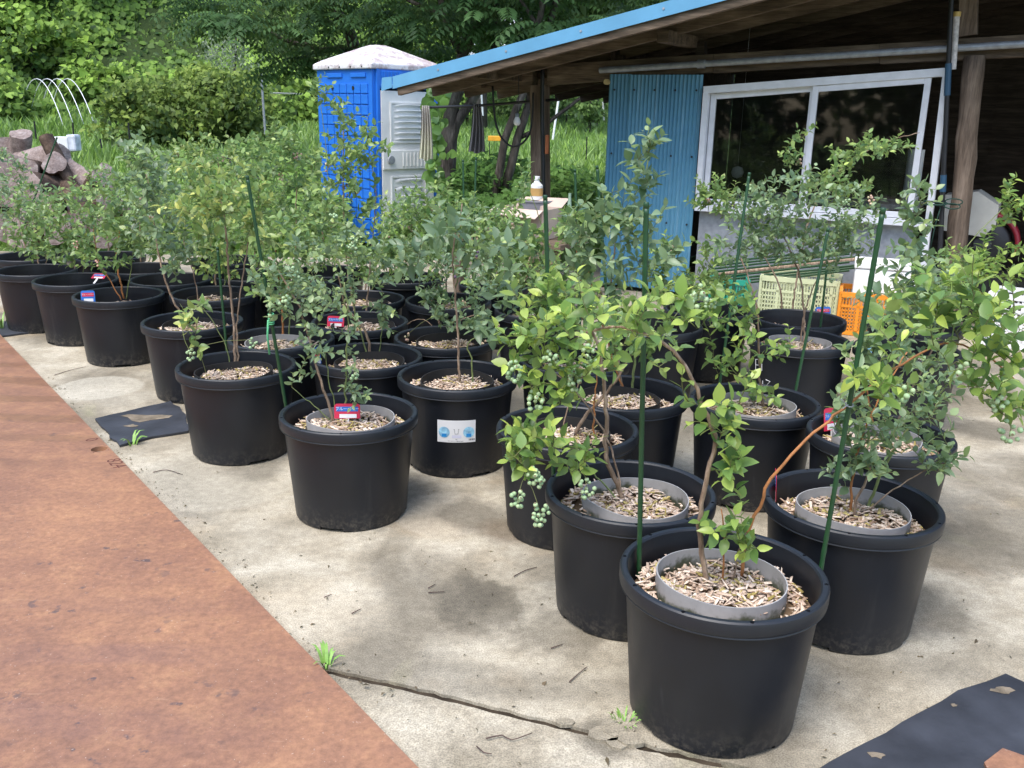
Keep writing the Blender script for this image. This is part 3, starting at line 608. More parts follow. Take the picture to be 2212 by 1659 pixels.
def mulch_mesh(sd, collar, nchip):
    q = np.random.default_rng(sd); n = nchip; a = q.uniform(0, 6.283, n); r = np.sqrt(q.uniform(0, 1, n)) * .199
    if collar: k = abs(r - .155) > .012; a, r = a[k], r[k]; n = len(a)
    zz = np.where(r < .155, .326, .316) if collar else np.full(n, .318); zz = zz + .010 * np.sin(r * 40 + a * 3) + q.uniform(-.004, .009, n)
    L = q.uniform(.012, .044, n); w = q.uniform(.004, .0125, n); h = q.uniform(.0012, .003, n); yaw = q.uniform(0, 6.283, n); pit = q.normal(0, .28, n)
    ux = np.stack([np.cos(yaw) * np.cos(pit), np.sin(yaw) * np.cos(pit), np.sin(pit)], 1); uy = np.stack([-np.sin(yaw), np.cos(yaw), q.normal(0, .3, n)], 1); uy = norm(uy - ux * (uy * ux).sum(1, keepdims=True)); uz = np.cross(ux, uy)
    P = np.stack([r * np.cos(a), r * np.sin(a), zz], 1)
    cube = np.array([(-1, -1, -1), (1, -.7, -1), (1, .5, -1), (-1, 1, -1), (-.95, -1, 1), (.9, -.6, 1), (1, .5, 1), (-1, .9, 1)]) * .5
    V = P[:, None] + cube[None, :, 0, None] * (ux * L[:, None])[:, None] + cube[None, :, 1, None] * (uy * w[:, None])[:, None] + cube[None, :, 2, None] * (uz * h[:, None])[:, None]
    F = np.array([(0, 3, 2, 1), (4, 5, 6, 7), (0, 1, 5, 4), (1, 2, 6, 5), (2, 3, 7, 6), (3, 0, 4, 7)])[None] + (np.arange(n) * 8)[:, None, None]
    t = np.clip(q.normal(.5, .27, n), 0, 1); C = lerp3((.34, .22, .145), (.84, .70, .56), t); C = np.where((q.uniform(0, 1, n) < .13)[:, None], lerp3((.26, .20, .06), (.52, .42, .17), t), C); C = np.repeat(C, 8, 0)
    rings = np.array([(0, .318), (.10, .318), (.2215, .300)]); b = []; 
    for rr, z in rings:
        for j in range(24): b.append((rr * math.cos(6.283185 * j / 24), rr * math.sin(6.283185 * j / 24), z))
    B = np.array(b); FB = []
    for k in range(2):
        for j in range(24): FB.append((k * 24 + j, (k + 1) * 24 + j, (k + 1) * 24 + (j + 1) % 24, k * 24 + (j + 1) % 24))
    VV = np.concatenate([V.reshape(-1, 3), B]); FF = np.concatenate([F.reshape(-1, 4), np.array(FB) + n * 8]); CC = np.concatenate([C, np.tile([[.16, .105, .06]], (len(B), 1))])
    return npmesh('mulch', VV, [FF], MT['chip'], CC, smooth=False)
MUL_C = [mulch_mesh(s, True, 1500) for s in (21, 22)]; MUL_F = [mulch_mesh(s, False, 1100) for s in (23, 24)]
# ------------------------------------------------------------------ blueberry bushes
def leaf_obj_mesh(T, name='leaf'):
    v, q, t = T; F = []
    if len(q): F.append(q)
    if len(t): F.append(t)
    return npmesh(name, v, F, MT['leaf_o'])
LEAF_ME = [leaf_obj_mesh(z) for z in (LEAF, LEAF_CURL, LEAF_FLAT)]; LEAF_ME_B = [leaf_obj_mesh(z) for z in (LEAF_BIG, LEAF_CURL, LEAF_BIG)]
def m_berry(name, c1, c2, rough=.55):
    t = NT(name); n = t.noise(1.2, 3, kind='Object'); oi = t.new('ShaderNodeObjectInfo').outputs['Random']; z = t.sep()[2]
    c = t.mix(t.math('MULTIPLY', oi, 1.0), c1, c2); c = t.mix(t.math('MULTIPLY', t.ramp(t.noise(2.4, 3), [(.4, 0.), (.6, 1.)]), .18), c, (.48, .56, .44)); t.set(color=c, rough=rough, spec=.35); return t.m
BERRY_M = dict(green=m_berry('green_berry', (.27, .42, .21), (.40, .52, .27)), blush=m_berry('blush_berry', (.50, .44, .25), (.60, .30, .26)), blue=m_berry('blue_berry', (.035, .035, .10), (.13, .05, .12)), crown=simple('berry_crown', (.20, .15, .09), .8))
def berry_mesh(kind):
    m = MB(); pr = []
    for i in range(9):
        a = -math.pi / 2 + math.pi * i / 8 * .93; pr.append((max(.0001, math.cos(a)), math.sin(a) * .92))
    m.lathe(pr, 12); m.mi = 1
    top = pr[-1][1]; m.lathe([(.30, top - .06), (.42, top + .10), (.36, top + .11), (.22, top - .02), (.0001, top - .04)], 10)
    me = m.mesh('berry', [BERRY_M[kind], BERRY_M['crown']], 'all'); return me
BERRY = {k: berry_mesh(k) for k in ('green', 'blush', 'blue')}
def catmull(P, step):
    P = [Vector(p) for p in P]
    if len(P) < 3: 
        n = max(2, int((P[1] - P[0]).length / step)); return [P[0].lerp(P[1], i / n) for i in range(n + 1)]
    Q = [P[0] * 2 - P[1]] + P + [P[-1] * 2 - P[-2]]; out = []
    for i in range(1, len(Q) - 2):
        a, b, c, d = Q[i - 1:i + 3]; n = max(2, int((c - b).length / step))
        for k in range(n):
            t = k / n; out.append(.5 * ((2 * b) + (c - a) * t + (2 * a - 5 * b + 4 * c - d) * t * t + (3 * b - a - 3 * c + d) * t ** 3))
    out.append(P[-1]); return out
def tubes_np(curves, n=4):
    Vs = []; Fs = []; o = 0
    for P, r0, r1 in curves:
        P = np.asarray(P, float); k = len(P); T = norm(np.gradient(P, axis=0)); a = norm(np.cross(T, np.array([.31, .57, .76]))); b = np.cross(T, a); r = np.linspace(r0, r1, k)[:, None]
        ring = [P + (a * math.cos(6.28318 * j / n) + b * math.sin(6.28318 * j / n)) * r for j in range(n)]; V = np.stack(ring, 1).reshape(-1, 3); Vs.append(V)
        i = np.arange(k - 1)[:, None] * n; j = np.arange(n)[None]; Fs.append(np.stack([i + j, i + (j + 1) % n, i + n + (j + 1) % n, i + n + j], -1).reshape(-1, 4) + o); o += k * n
    return np.concatenate(Vs), [np.concatenate(Fs)]
UPV = np.array([0, 0, 1.0])
PALETTE = dict(blue=((.080, .145, .078), (.25, .355, .205), (.55, .67, .21)), green=((.066, .140, .044), (.22, .35, .115), (.60, .72, .17)), lime=((.066, .15, .040), (.23, .38, .09), (.62, .73, .14)), gold=((.075, .150, .046), (.24, .37, .105), (.66, .66, .17)))
class Bush: pass
def grow(root, sx, canes, blobs, seed, leaf=.042, pal='green', young=.6, dens=1.0, nmul=1.0, nind=60, berries=(), nauto=0, akind='green', big=False):
    leaf *= (1.08 if nind >= 200 else 1.12); q = np.random.default_rng(seed); rl = np.array(wloc(root)); nodes = []; nid = []; tg = []
    cane_o = []
    for ci, (pts, r0, r1, cm) in enumerate(canes):
        p0 = onz(pts[0][0], pts[0][1], .318); W = [p0] + [aty(p[0], p[1], p0.y + (p[2] if len(p) > 2 else 0)) for p in pts[1:]]
        C = catmull(W, .022); k = len(C)
        C = [c + Vector(q.normal(size=3)) * .0018 * (i > 0) for i, c in enumerate(C)]
        m = MB(); m.tube(C, [r0 + (r1 - r0) * i / (k - 1) for i in range(k)], 7); cane_o.append(m.build('cane', MT[cm], root, smooth='all'))
        s = max(1, int(k * .22)); nodes += [np.array(c) for c in C[s:]]; nid += [ci] * (k - s)
    N0 = np.array(nodes); NI = np.array(nid)
    tgt = []
    for b in blobs:
        px, py, rx, ry, n = b[:5]; n = int(n * nmul * (1.75 if nind >= 200 else 3.3)); dd = b[5] if len(b) > 5 else 0.; y = sx[1] + dd; c = np.array(aty(px, py, y)); s = y / FPX * 1.03
        rr = np.array([rx * s, min(b[6] if len(b) > 6 else .24, max(rx, ry) * s * 1.2), ry * s]); u = unit(n, q) * (q.uniform(.12, 1, (n, 1)) ** .5); tgt.append(c + u * rr)
    tgt = np.concatenate(tgt); d = np.min(np.linalg.norm(tgt[:, None] - N0[None, ::3], axis=2), axis=1); tgt = tgt[np.argsort(d)]
    curves = []; LP = []; LD = []; LN = []; LS = []; LT = []; LC = []
    for t in tgt:
        dv = t[None] - N0; dist = np.linalg.norm(dv, axis=1) + .6 * np.maximum(0, N0[:, 2] - t[2] + .02); i = int(np.argmin(dist)); p0 = N0[i]; L = np.linalg.norm(t - p0)
        if L < .03: t = p0 + unit(1, q)[0] * .05 + UPV * .05; L = np.linalg.norm(t - p0)
        dr = (t - p0) / L; c1 = p0 + (dr * .5 + UPV * .25 + q.normal(size=3) * .18) * L * .5; k = max(4, int(L / .016)); s = np.linspace(0, 1, k + 1)[:, None]
        C = (1 - s) ** 2 * p0 + 2 * s * (1 - s) * c1 + s * s * t; curves.append((C, .0011 + .004 * min(L, .45), .0008)); N0 = np.concatenate([N0, C[1:]]); NI = np.concatenate([NI, np.full(k, NI[i])])
        T = norm(np.gradient(C, axis=0)); bear = min(L * .92, .24 * q.uniform(.7, 1.25)); nl = max(4, int(bear / (leaf * .27) * dens)); ph = q.uniform(0, 6.28)
        yt = young * q.uniform(.2, 1.25); hue = q.normal(0, .16)
        for j in range(nl):
            u = 1 - (j / nl) * (bear / L); x = u * k; a = min(int(x), k - 1); p = C[a] * (1 - (x - a)) + C[a + 1] * (x - a); tt = T[a]; ph += 2.4
            e1 = np.cross(tt, UPV); e1 = e1 / max(np.linalg.norm(e1), 1e-3); e2 = np.cross(e1, tt); rad = e1 * math.cos(ph) + e2 * math.sin(ph)
            tip = 1 - j / nl; D = tt * (.5 + .5 * (tip > .85)) + rad * .85 + UPV * .12; Nn = UPV * .75 + tt * .35 - rad * .15 + q.normal(size=3) * .32
            LP.append(p); LD.append(D); LN.append(Nn); LS.append(leaf * q.uniform(.72, 1.15) * (.62 + .38 * min(1, 3 * (1 - tip) + .15)) if tip > .7 else leaf * q.uniform(.58, 1.2)); LT.append(np.clip(.5 + hue + q.normal(0, .24), 0, 1)); LC.append((np.clip(yt * max(0., tip - .38) * 2.3 * q.uniform(.6, 1.1), 0, .95), NI[i]))
    LP, LD, LN, LS, LT = map(np.array, (LP, LD, LN, LS, LT)); LC = np.array(LC); lo, hi, yg = PALETTE[pal]
    CC = lerp3(lo, hi, LT); CC = CC * (1 - LC[:, :1]) + np.array(yg)[None] * LC[:, :1]; CC = CC * q.uniform(.86, 1.14, (len(CC), 1))
    order = np.argsort(np.linalg.norm(LP - np.array([0, 0, CH]), axis=1) - LS * 2); ind = order[:nind]; rest = order[nind:]
    v, f = tubes_np(curves); o = npobj('branchwork', v, f, MT['twig'], parent=root); o['kind'] = 'stuff'
    if len(rest):
        k3 = [rest[z::3] for z in range(3)]; v, f, c = merge([scatter(LP[z], LD[z], LN[z], LS[z], CC[z], T_) for z, T_ in zip(k3, (LEAF_BIG if big else LEAF, LEAF_CURL, LEAF_FLAT)) if len(z)]); o = npobj('foliage', v, f, MT['leaf'], c, parent=root); o['kind'] = 'stuff'
    D = norm(LD); Yv = norm(np.cross(LN, D)); Zv = np.cross(D, Yv); me = LEAF_ME_B if big else LEAF_ME
    for i in ind:
        o = bpy.data.objects.new('leaf', me[int(i) % 3]); s = LS[i]; p = LP[i] - rl
        o.matrix_basis = Matrix(((D[i, 0] * s, Yv[i, 0] * s, Zv[i, 0] * s, p[0]), (D[i, 1] * s, Yv[i, 1] * s, Zv[i, 1] * s, p[1]), (D[i, 2] * s, Yv[i, 2] * s, Zv[i, 2] * s, p[2]), (0, 0, 0, 1)))
        o.color = (*CC[i], 1); col.objects.link(o); o.parent = cane_o[int(LC[i, 1])]
    cl = [(np.array(aty(b[0], b[1], sx[1] + b[2])), b[3], b[4]) for b in berries]
    for _ in range(nauto):
        i = int(q.integers(0, len(LP))); cl.append((LP[i] - UPV * .02 + q.normal(size=3) * .01, int(q.integers(3, 8)), akind if akind != 'mix' else ('blush', 'green', 'blue')[int(q.integers(0, 3))]))
    for c, n, kind in cl:
        i = int(np.argmin(np.linalg.norm(N0 - c[None], axis=1))); a = N0[i]; pd = MB(); top = c + UPV * .012; pd.tube([a, (a + top) / 2 + UPV * .01, top, c - UPV * .01], .0011, 5); po = pd.build('berry_cluster', MT['twig'], root); pts = []; tries = 0; rb = .0066
        sp_ = .0105 * n ** .36
        while len(pts) < n and tries < 600:
            tries += 1; p = c + unit(1, q)[0] * np.array([.85, .85, 1.25]) * sp_ * (.25 + .8 * q.uniform(0, 1) ** .5)
            if all(np.linalg.norm(p - z) > rb * 1.75 for z in pts): pts.append(p)
        for p in pts:
            kd = kind if kind != 'ripe' else ('blue', 'blush', 'green')[int(q.integers(0, 3))]
            o = bpy.data.objects.new('berry', BERRY[kd]); d = Vector((p - c) + np.array([0, 0, -.004]) + q.normal(size=3) * .004).normalized(); r = rb * q.uniform(.85, 1.12)
            o.matrix_basis = Matrix.Translation(Vector(p - rl)) @ d.to_track_quat('Z', 'Y').to_matrix().to_4x4() @ Matrix.Scale(r, 4); col.objects.link(o); o.parent = po
    return root
# ------------------------------------------------------------------ shed
AL = R(30); U = Vector((math.cos(AL), -math.sin(AL), 0)); Vv = Vector((math.sin(AL), math.cos(AL), 0))
W0 = onz(1870, 725) + Vv * .55          # a point on the wall line
def wp(px, py, b=0.0):
    r = ray(px, py); n = -Vv; p0 = W0 + Vv * b; return CAM + r * ((p0 - CAM).dot(n) / r.dot(n))
def S(a, b, z): q = W0 + U * a + Vv * b; return Vector((q.x, q.y, z))
def ab(p): d = p - W0; return d.dot(U), d.dot(Vv)
RU = Matrix((U, Vv, Vector((0, 0, 1)))).transposed()
shed = empty('open_shed', S(0, 0, 0), 'weathered open shed with pale blue roof edge and rough timber beams', 'shed')
# roof: rake edge measured on the plane one step in front of the wall
BF = -.85
lo0, lo1 = wp(880, 184, BF), wp(1560, 3, BF); a0, a1 = ab(lo0)[0], ab(lo1)[0]; slope = (lo1.z - lo0.z) / (a1 - a0)
hi0 = wp(888, 155, BF); fh = hi0.z - (lo0.z + slope * (ab(hi0)[0] - a0)); AR = 6.5; AL0 = ab(wp(850, 190, BF))[0]
def rz(a): return lo0.z + slope * (a - a0)
BD = 3.3
m = MB(); q = [S(AL0, BF - .012, rz(AL0)), S(AR, BF - .012, rz(AR)), S(AR, BF - .012, rz(AR) + fh), S(AL0, BF - .012, rz(AL0) + fh)]; m.slab(q, Vv * .012)
tr = m.build('roof_edge_trim', MT['blue_roof'], shed)
for k in range(7):
    m = MB(); a = AL0 + .45 + k * .62; m.tube([S(a, BF - .0122, rz(a) + fh * .55), S(a, BF - .016, rz(a) + fh * .55)], .009, 8); m.build('screw', MT['galv'], tr)
m = MB(); e = S(AL0, BF, 0); z = rz(AL0); m.slab([S(AL0 - .002, BF - .02, z + fh), S(AL0 - .09, BF - .035, z + fh * .9), S(AL0 - .10, BF - .035, z - .02), S(AL0 - .002, BF - .02, z + .01)], Vv * .004); m.build('bent_flap', MT['blue_roof'], tr)
# roof sheets: each corrugated sheet its own part, running with the slope
zt = fh * .72
def roof_sheet(b0, b1):
    m = MB(); n = int((b1 - b0) / .038) ; top = []; bot = []
    for i in range(n + 1):
        b = b0 + (b1 - b0) * i / n; dz = .011 * math.cos(i * math.pi)
        for a in (AL0 + .01, AR): top.append(S(a, b, rz(a) + zt + dz)); bot.append(S(a, b, rz(a) + zt + dz - .003))
    k = len(top); fs = []
    for i in range(n): fs.append((2 * i, 2 * i + 1, 2 * i + 3, 2 * i + 2)); fs.append((k + 2 * i, k + 2 * i + 2, k + 2 * i + 3, k + 2 * i + 1))
    m.add(top + bot, fs); m.build('roof_sheet', MT['roof_under'], shed)
MT['roof_under'] = simple('weathered_roof_sheet', (.06, .09, .11), .6, var=.3, scale=4)
b = BF + .005
while b < BD: roof_sheet(b, min(b + .8, BD) - .004); b += .8
# sheathing boards and rafters below them
b = BF + .004; i = 0
while b < BD - .2:
    m = MB(); w = .19; za = zt - .035
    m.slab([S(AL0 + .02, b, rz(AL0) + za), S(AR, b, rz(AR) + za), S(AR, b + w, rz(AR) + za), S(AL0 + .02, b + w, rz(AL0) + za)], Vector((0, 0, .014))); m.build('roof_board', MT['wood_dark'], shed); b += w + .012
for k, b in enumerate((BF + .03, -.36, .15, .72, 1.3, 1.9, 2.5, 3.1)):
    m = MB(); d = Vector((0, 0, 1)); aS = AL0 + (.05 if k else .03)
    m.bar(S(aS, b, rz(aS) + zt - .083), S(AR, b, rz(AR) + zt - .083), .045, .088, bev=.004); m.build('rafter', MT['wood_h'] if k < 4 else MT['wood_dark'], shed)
# header beam, posts, braces, beam stubs
def beam(pxs, b, dep, name='beam', mat='wood_h', bev=.006):
    q = [wp(px, py, b) for px, py in pxs]; m = MB(); m.slab(q, Vv * dep); return m.build(name, MT[mat], shed)
beam(((1182, 140), (1540, 117), (1540, 156), (1182, 184)), 0.02, .10)
beam(((1541, 117), (1900, 95), (1900, 136), (1541, 158)), 0.022, .10)
_q = [wp(1901, 95, .02), wp(2330, 67, .02), wp(2330, 116, .02), wp(1901, 138, .02)]; _k = (AR - .26 - ab(_q[0])[0]) / (ab(_q[1])[0] - ab(_q[0])[0]); _q[1] = _q[0] + (_q[1] - _q[0]) * _k; _q[2] = _q[3] + (_q[2] - _q[3]) * _k
m = MB(); m.slab(_q, Vv * .10); m.build('beam', MT['wood_h'], shed)
m = MB(); m.bar(S(AR - .30, .07, 0), S(AR - .30, .07, _q[2].z), .12, .12, upv=-Vv, bev=.006); m.build('post', MT['wood'], shed)
beam(((1040, 148), (1150, 154), (1150, 186), (1040, 176)), .018, .10)
beam(((960, 190), (1040, 178), (1040, 190), (960, 200)), .06, .08)
for (p, q_, b1, w) in (((1432, 78), (1432, 96), .2, .10), ((1042, 158), (1042, 170), .3, .09)):
    a = wp(p[0], p[1], -.55); m = MB(); m.bar(a, S(ab(a)[0], .06, a.z), .09, .085, bev=.005); m.build('beam_stub', MT['wood_h'], shed)
def post(top, bot_px, w, b, name='post', mat='wood', rnd=False, zb=0.0):
    t = wp(top[0], top[1], b); c = wp(bot_px[0], bot_px[1], b); d = (c - t); s = (zb - t.z) / d.z; g0 = t + d * s; m = MB()
    if rnd:
        n = 14; pts = [t.lerp(g0, i / n) + Vector(rng.normal(size=3)) * .003 for i in range(n + 1)]; m.tube(pts, [w / 2 * (1 + .05 * math.sin(i * 1.7)) for i in range(n + 1)], 14); return m.build(name, MT[mat], shed, smooth='all')
    m.bar(g0, t, w, w * .95, upv=-Vv, bev=.006); return m.build(name, MT[mat], shed)
post((1166, 184), (1168, 400), .13, .06); post((2105, 122), (2068, 518), .135, .03, rnd=True); post((2093, -40), (2092, 78), .11, .045, zb=wp(2092, 78, .045).z)
for (t, bt) in (((1340, 120), (1340, 165)), ((1515, 90), (1515, 150))):
    x, y_ = wp(*t, .1), wp(*bt, .1); m = MB(); m.bar(y_, x, .07, .07, upv=-Vv); m.build('strut', MT['wood_dark'], shed)
# galvanised pipe along the front, sleeve, poles
m = MB(); pa, pb = wp(1296, 152, -.03), wp(2340, 87, -.03); pb = pa + (pb - pa) * ((AR - .1 - ab(pa)[0]) / (ab(pb)[0] - ab(pa)[0])); m.tube([pa.lerp(pb, i / 10) for i in range(11)], .0235, 12); pp = m.build('galvanised_pipe', MT['galv'], shed, smooth=True)
m = MB(); pc = wp(1515, 138.5, -.03); m.tube([pc - U * .03, pc + U * .03], .031, 12); m.build('clamp', MT['galv'], pp, smooth=True)
# corrugated blue wall with screws
def m_bluewall():
    t = NT('pale_blue_corrugated_paint'); z = t.sep()[2]; n = t.noise(3, 5, .6, stretch=(1, 1, .12)); s = t.noise(26, 4, .6, stretch=(1, 1, .05))
    c = t.ramp(n, [(.3, (.075, .225, .34)), (.7, (.12, .305, .43))]); c = t.mix(t.math('MULTIPLY', t.ramp(s, [(.58, 0.), (.68, 1.)]), .45), c, (.30, .50, .62)); t.set(color=c, rough=.5, spec=.4); return t.m
MT['blue_wall'] = m_bluewall()
aL, aR2 = ab(wp(1311, 250))[0], ab(wp(1512, 250))[0]; zT = wp(1410, 160).z
def corr(a0, a1, z0, z1, b, pitch=.032, amp=.008):
    m = MB(); n = int((a1 - a0) / pitch * 4); vs = []
    for i in range(n + 1):
        a = a0 + (a1 - a0) * i / n; o = b + amp * math.cos(i * math.pi / 2) * (1 if i % 2 == 0 else 0)
        for z in (z0, z1): vs.append(S(a, o, z))
    k = len(vs); vs += [v + Vv * .003 for v in vs]; fs = []
    for i in range(n): fs.append((2 * i, 2 * i + 2, 2 * i + 3, 2 * i + 1)); fs.append((k + 2 * i, k + 2 * i + 1, k + 2 * i + 3, k + 2 * i + 2))
    m.add(vs, fs); return m
aM = aL + (aR2 - aL) * .24
w1 = corr(aL, aM, .04, zT, .012).build('wall_sheet', MT['blue_wall'], shed); w2 = corr(aM - .01, aR2, .04, zT - .005, .002).build('wall_sheet', MT['blue_wall'], shed)
for r_, zz in enumerate((zT - .12, zT - .62, zT - 1.15)):
    for k in range(5):
        a = aL + .06 + k * (aR2 - aL - .1) / 4; m = MB(); m.tube([S(a, -.004, zz), S(a, -.012, zz)], .008, 8); m.build('wall_screw', MT['black'], w2 if a > aM else w1)
m = MB(); c = wp(1311, 177, -.02); m.tube([c - Vv * .02, c + Vv * .02], .022, 10); m.build('yellow_stub', simple('yellow_wood_end', (.55, .42, .2), .7), shed, smooth=True)
# enclosing walls (dark inside)
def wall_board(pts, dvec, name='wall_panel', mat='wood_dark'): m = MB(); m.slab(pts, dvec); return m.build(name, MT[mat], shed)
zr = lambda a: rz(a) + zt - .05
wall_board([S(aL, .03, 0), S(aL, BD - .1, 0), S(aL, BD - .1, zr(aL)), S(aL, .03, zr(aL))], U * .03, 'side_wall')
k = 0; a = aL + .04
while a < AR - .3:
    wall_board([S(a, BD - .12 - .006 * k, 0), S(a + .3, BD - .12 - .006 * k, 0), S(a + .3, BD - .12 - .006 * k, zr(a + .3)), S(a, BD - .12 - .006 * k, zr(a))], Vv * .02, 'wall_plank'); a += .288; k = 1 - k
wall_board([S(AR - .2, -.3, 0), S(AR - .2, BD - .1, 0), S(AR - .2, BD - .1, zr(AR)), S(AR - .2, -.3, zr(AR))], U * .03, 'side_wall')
# grey board under the window
aw0, aw1 = ab(wp(1519, 300))[0], ab(wp(2006, 300))[0]; zs = .74
wall_board([S(aw0, .05, 0), S(aw1, .05, 0), S(aw1, .05, zs - .02), S(aw0, .05, zs - .02)], Vv * .02, 'lower_panel', 'grey'  if 'grey' in MT else 'galv')
# sliding window
def m_glass():
    t = NT('dusty_window_glass'); tr = t.new('ShaderNodeBsdfTransparent'); tr.inputs['Color'].default_value = (.62, .64, .64, 1); gl = t.new('ShaderNodeBsdfGlossy'); gl.inputs['Roughness'].default_value = .03
    fr = t.new('ShaderNodeFresnel'); fr.inputs['IOR'].default_value = 1.5; mx = t.new('ShaderNodeMixShader'); t.l.new(fr.outputs[0], mx.inputs[0]); t.l.new(tr.outputs[0], mx.inputs[1]); t.l.new(gl.outputs[0], mx.inputs[2])
    df = t.new('ShaderNodeBsdfDiffuse'); df.inputs['Color'].default_value = (.35, .35, .33, 1); m2 = t.new('ShaderNodeMixShader'); t.l.new(t.ramp(t.noise(30, 4, .7), [(.55, .004), (.75, .03)]), m2.inputs[0]); t.l.new(mx.outputs[0], m2.inputs[1]); t.l.new(df.outputs[0], m2.inputs[2]); t.l.new(m2.outputs[0], t.out.inputs['Surface']); return t.m
MT['glass'] = m_glass()
win = empty('sliding_window', S((aw0 + aw1) / 2, 0, zs), 'white aluminium sliding window with two dark dusty panes', 'window')
tl, tr_ = wp(1523, 186, -.01), wp(2043, 146, -.01); zl, zr2 = tl.z, tr_.z; aa, az = ab(tl)[0], ab(tr_)[0]
def fbar(p, q, w, d, name, par, b=0.): m = MB(); m.bar(p, q, d, w, upv=(0, 0, 1) if abs((q - p).normalized().z) < .7 else U, bev=.003); return m.build(name, MT['alu'], par)
fbar(S(aa, 0, zl - .03), S(az, 0, zr2 - .03), .055, .09, 'frame_head', win); fbar(S(aa, 0, zs), S(az, 0, zs), .05, .09, 'frame_sill', win)
fbar(S(aa + .022, -.002, zs + .02), S(aa + .022, -.002, zl - .05), .044, .092, 'frame_jamb', win)
def sash(x0, x1, b):
    sa = MB(); w = .042
    z0 = zs + .03; tz_ = lambda a: zl + (zr2 - zl) * (a - aa) / (az - aa) - .058
    fr = fbar(S(x0 + .02, b, z0), S(x0 + .02, b, tz_(x0)), w, .03, 'sash', win); 
    for (p, q) in ((S(x1 - .02, b, z0), S(x1 - .02, b, tz_(x1))), (S(x0 + .041, b, z0 + .02), S(x1 - .041, b, z0 + .02)), (S(x0 + .041, b, tz_(x0) - .02), S(x1 - .041, b, tz_(x1) - .02))): fbar(p, q, w, .028, 'sash_rail', fr)
    m = MB(); m.slab([S(x0 + .03, b, z0 + .03), S(x1 - .03, b, z0 + .03), S(x1 - .03, b, tz_(x1) - .03), S(x0 + .03, b, tz_(x0) - .03)], Vv * .004); m.build('pane', MT['glass'], fr)
am = ab(wp(1745, 300))[0]; ar = ab(wp(1995, 300))[0]
sash(aa + .05, am + .02, .018); sash(am + .005, ar, -.018)
m = MB(); p0, p1 = wp(2046, 150, -.05), wp(2009, 456, -.05); d = p1 - p0; p2 = p0 + d * ((.02 - p0.z) / d.z); m.bar(p2, p0, .045, .05, upv=-Vv, bev=.003); tag(m.build('aluminium_rail', MT['alu_old'] if 'alu_old' in MT else MT['alu']), 'scuffed white aluminium rail leaning in front of the window end', 'rail')
m = MB(); p0, p1 = wp(2066, 36, -.06), wp(2058, 150, -.06); m.tube([p1, p0], .022, 10); pr = m.build('pipe_stub', simple('peeling_white_paint', (.55, .52, .50), .7, var=.35, scale=30), shed, smooth=True); m = MB(); m.tube([p0, p0 + Vector((0, 0, .03))], .026, 10); m.build('yellow_cap', simple('yellow_cap', (.6, .42, .12), .5), pr, smooth=True)
m = MB(); p0, p1 = wp(2056, -20, -.11), wp(2032, 520, -.11); d = p1 - p0; p2 = p0 + d * ((.0 - p0.z) / d.z); m.tube([p2.lerp(p0, i / 12) for i in range(13)], .0165, 10); bp = m.build('black_pole', MT['black'], smooth=True); tag(bp, 'thin black pole with blue joints standing by the round timber post', 'pole')
MT['bluej'] = simple('blue_joint', (.02, .07, .13), .5)
for (u0, u1) in ((.20, .29), (.52, .57)):
    m = MB(); m.tube([p0.lerp(p2, u0), p0.lerp(p2, u1)], .021, 10); m.build('blue_joint', MT['bluej'], bp, smooth=True)
MT['cord'] = simple('dark_green_cord', (.015, .05, .035), .8)
m = MB(); kc = wp(2034, 440, -.14); lp = [kc + U * (.055 * math.cos(t)) + Vector((0, 0, .02 * math.sin(t) + .018)) + U * .075 for t in np.linspace(0, 6.28, 16)]; lp2 = [kc + U * (.05 * math.cos(t)) + Vector((0, 0, .018 * math.sin(t) - .012)) + U * .07 - Vv * .01 for t in np.linspace(0, 6.28, 16)]
m.tube(lp, .0045, 6); m.tube(lp2, .0045, 6)
for sgn in (-1, 1): m.tube([kc + Vector((0, 0, .012 * sgn)) - U * .12, kc + Vector((0, 0, .008 * sgn)) - Vv * .02, kc + U * .03], .007, 6)
m.tube([kc, kc - U * .02 + Vector((0, 0, -.15)), kc - U * .03 + Vector((0, 0, -.32))], .004, 6); tag(m.build('tied_rope', MT['cord'], smooth='all'), 'dark green rope tied in a bow round the pole and rail', 'rope')
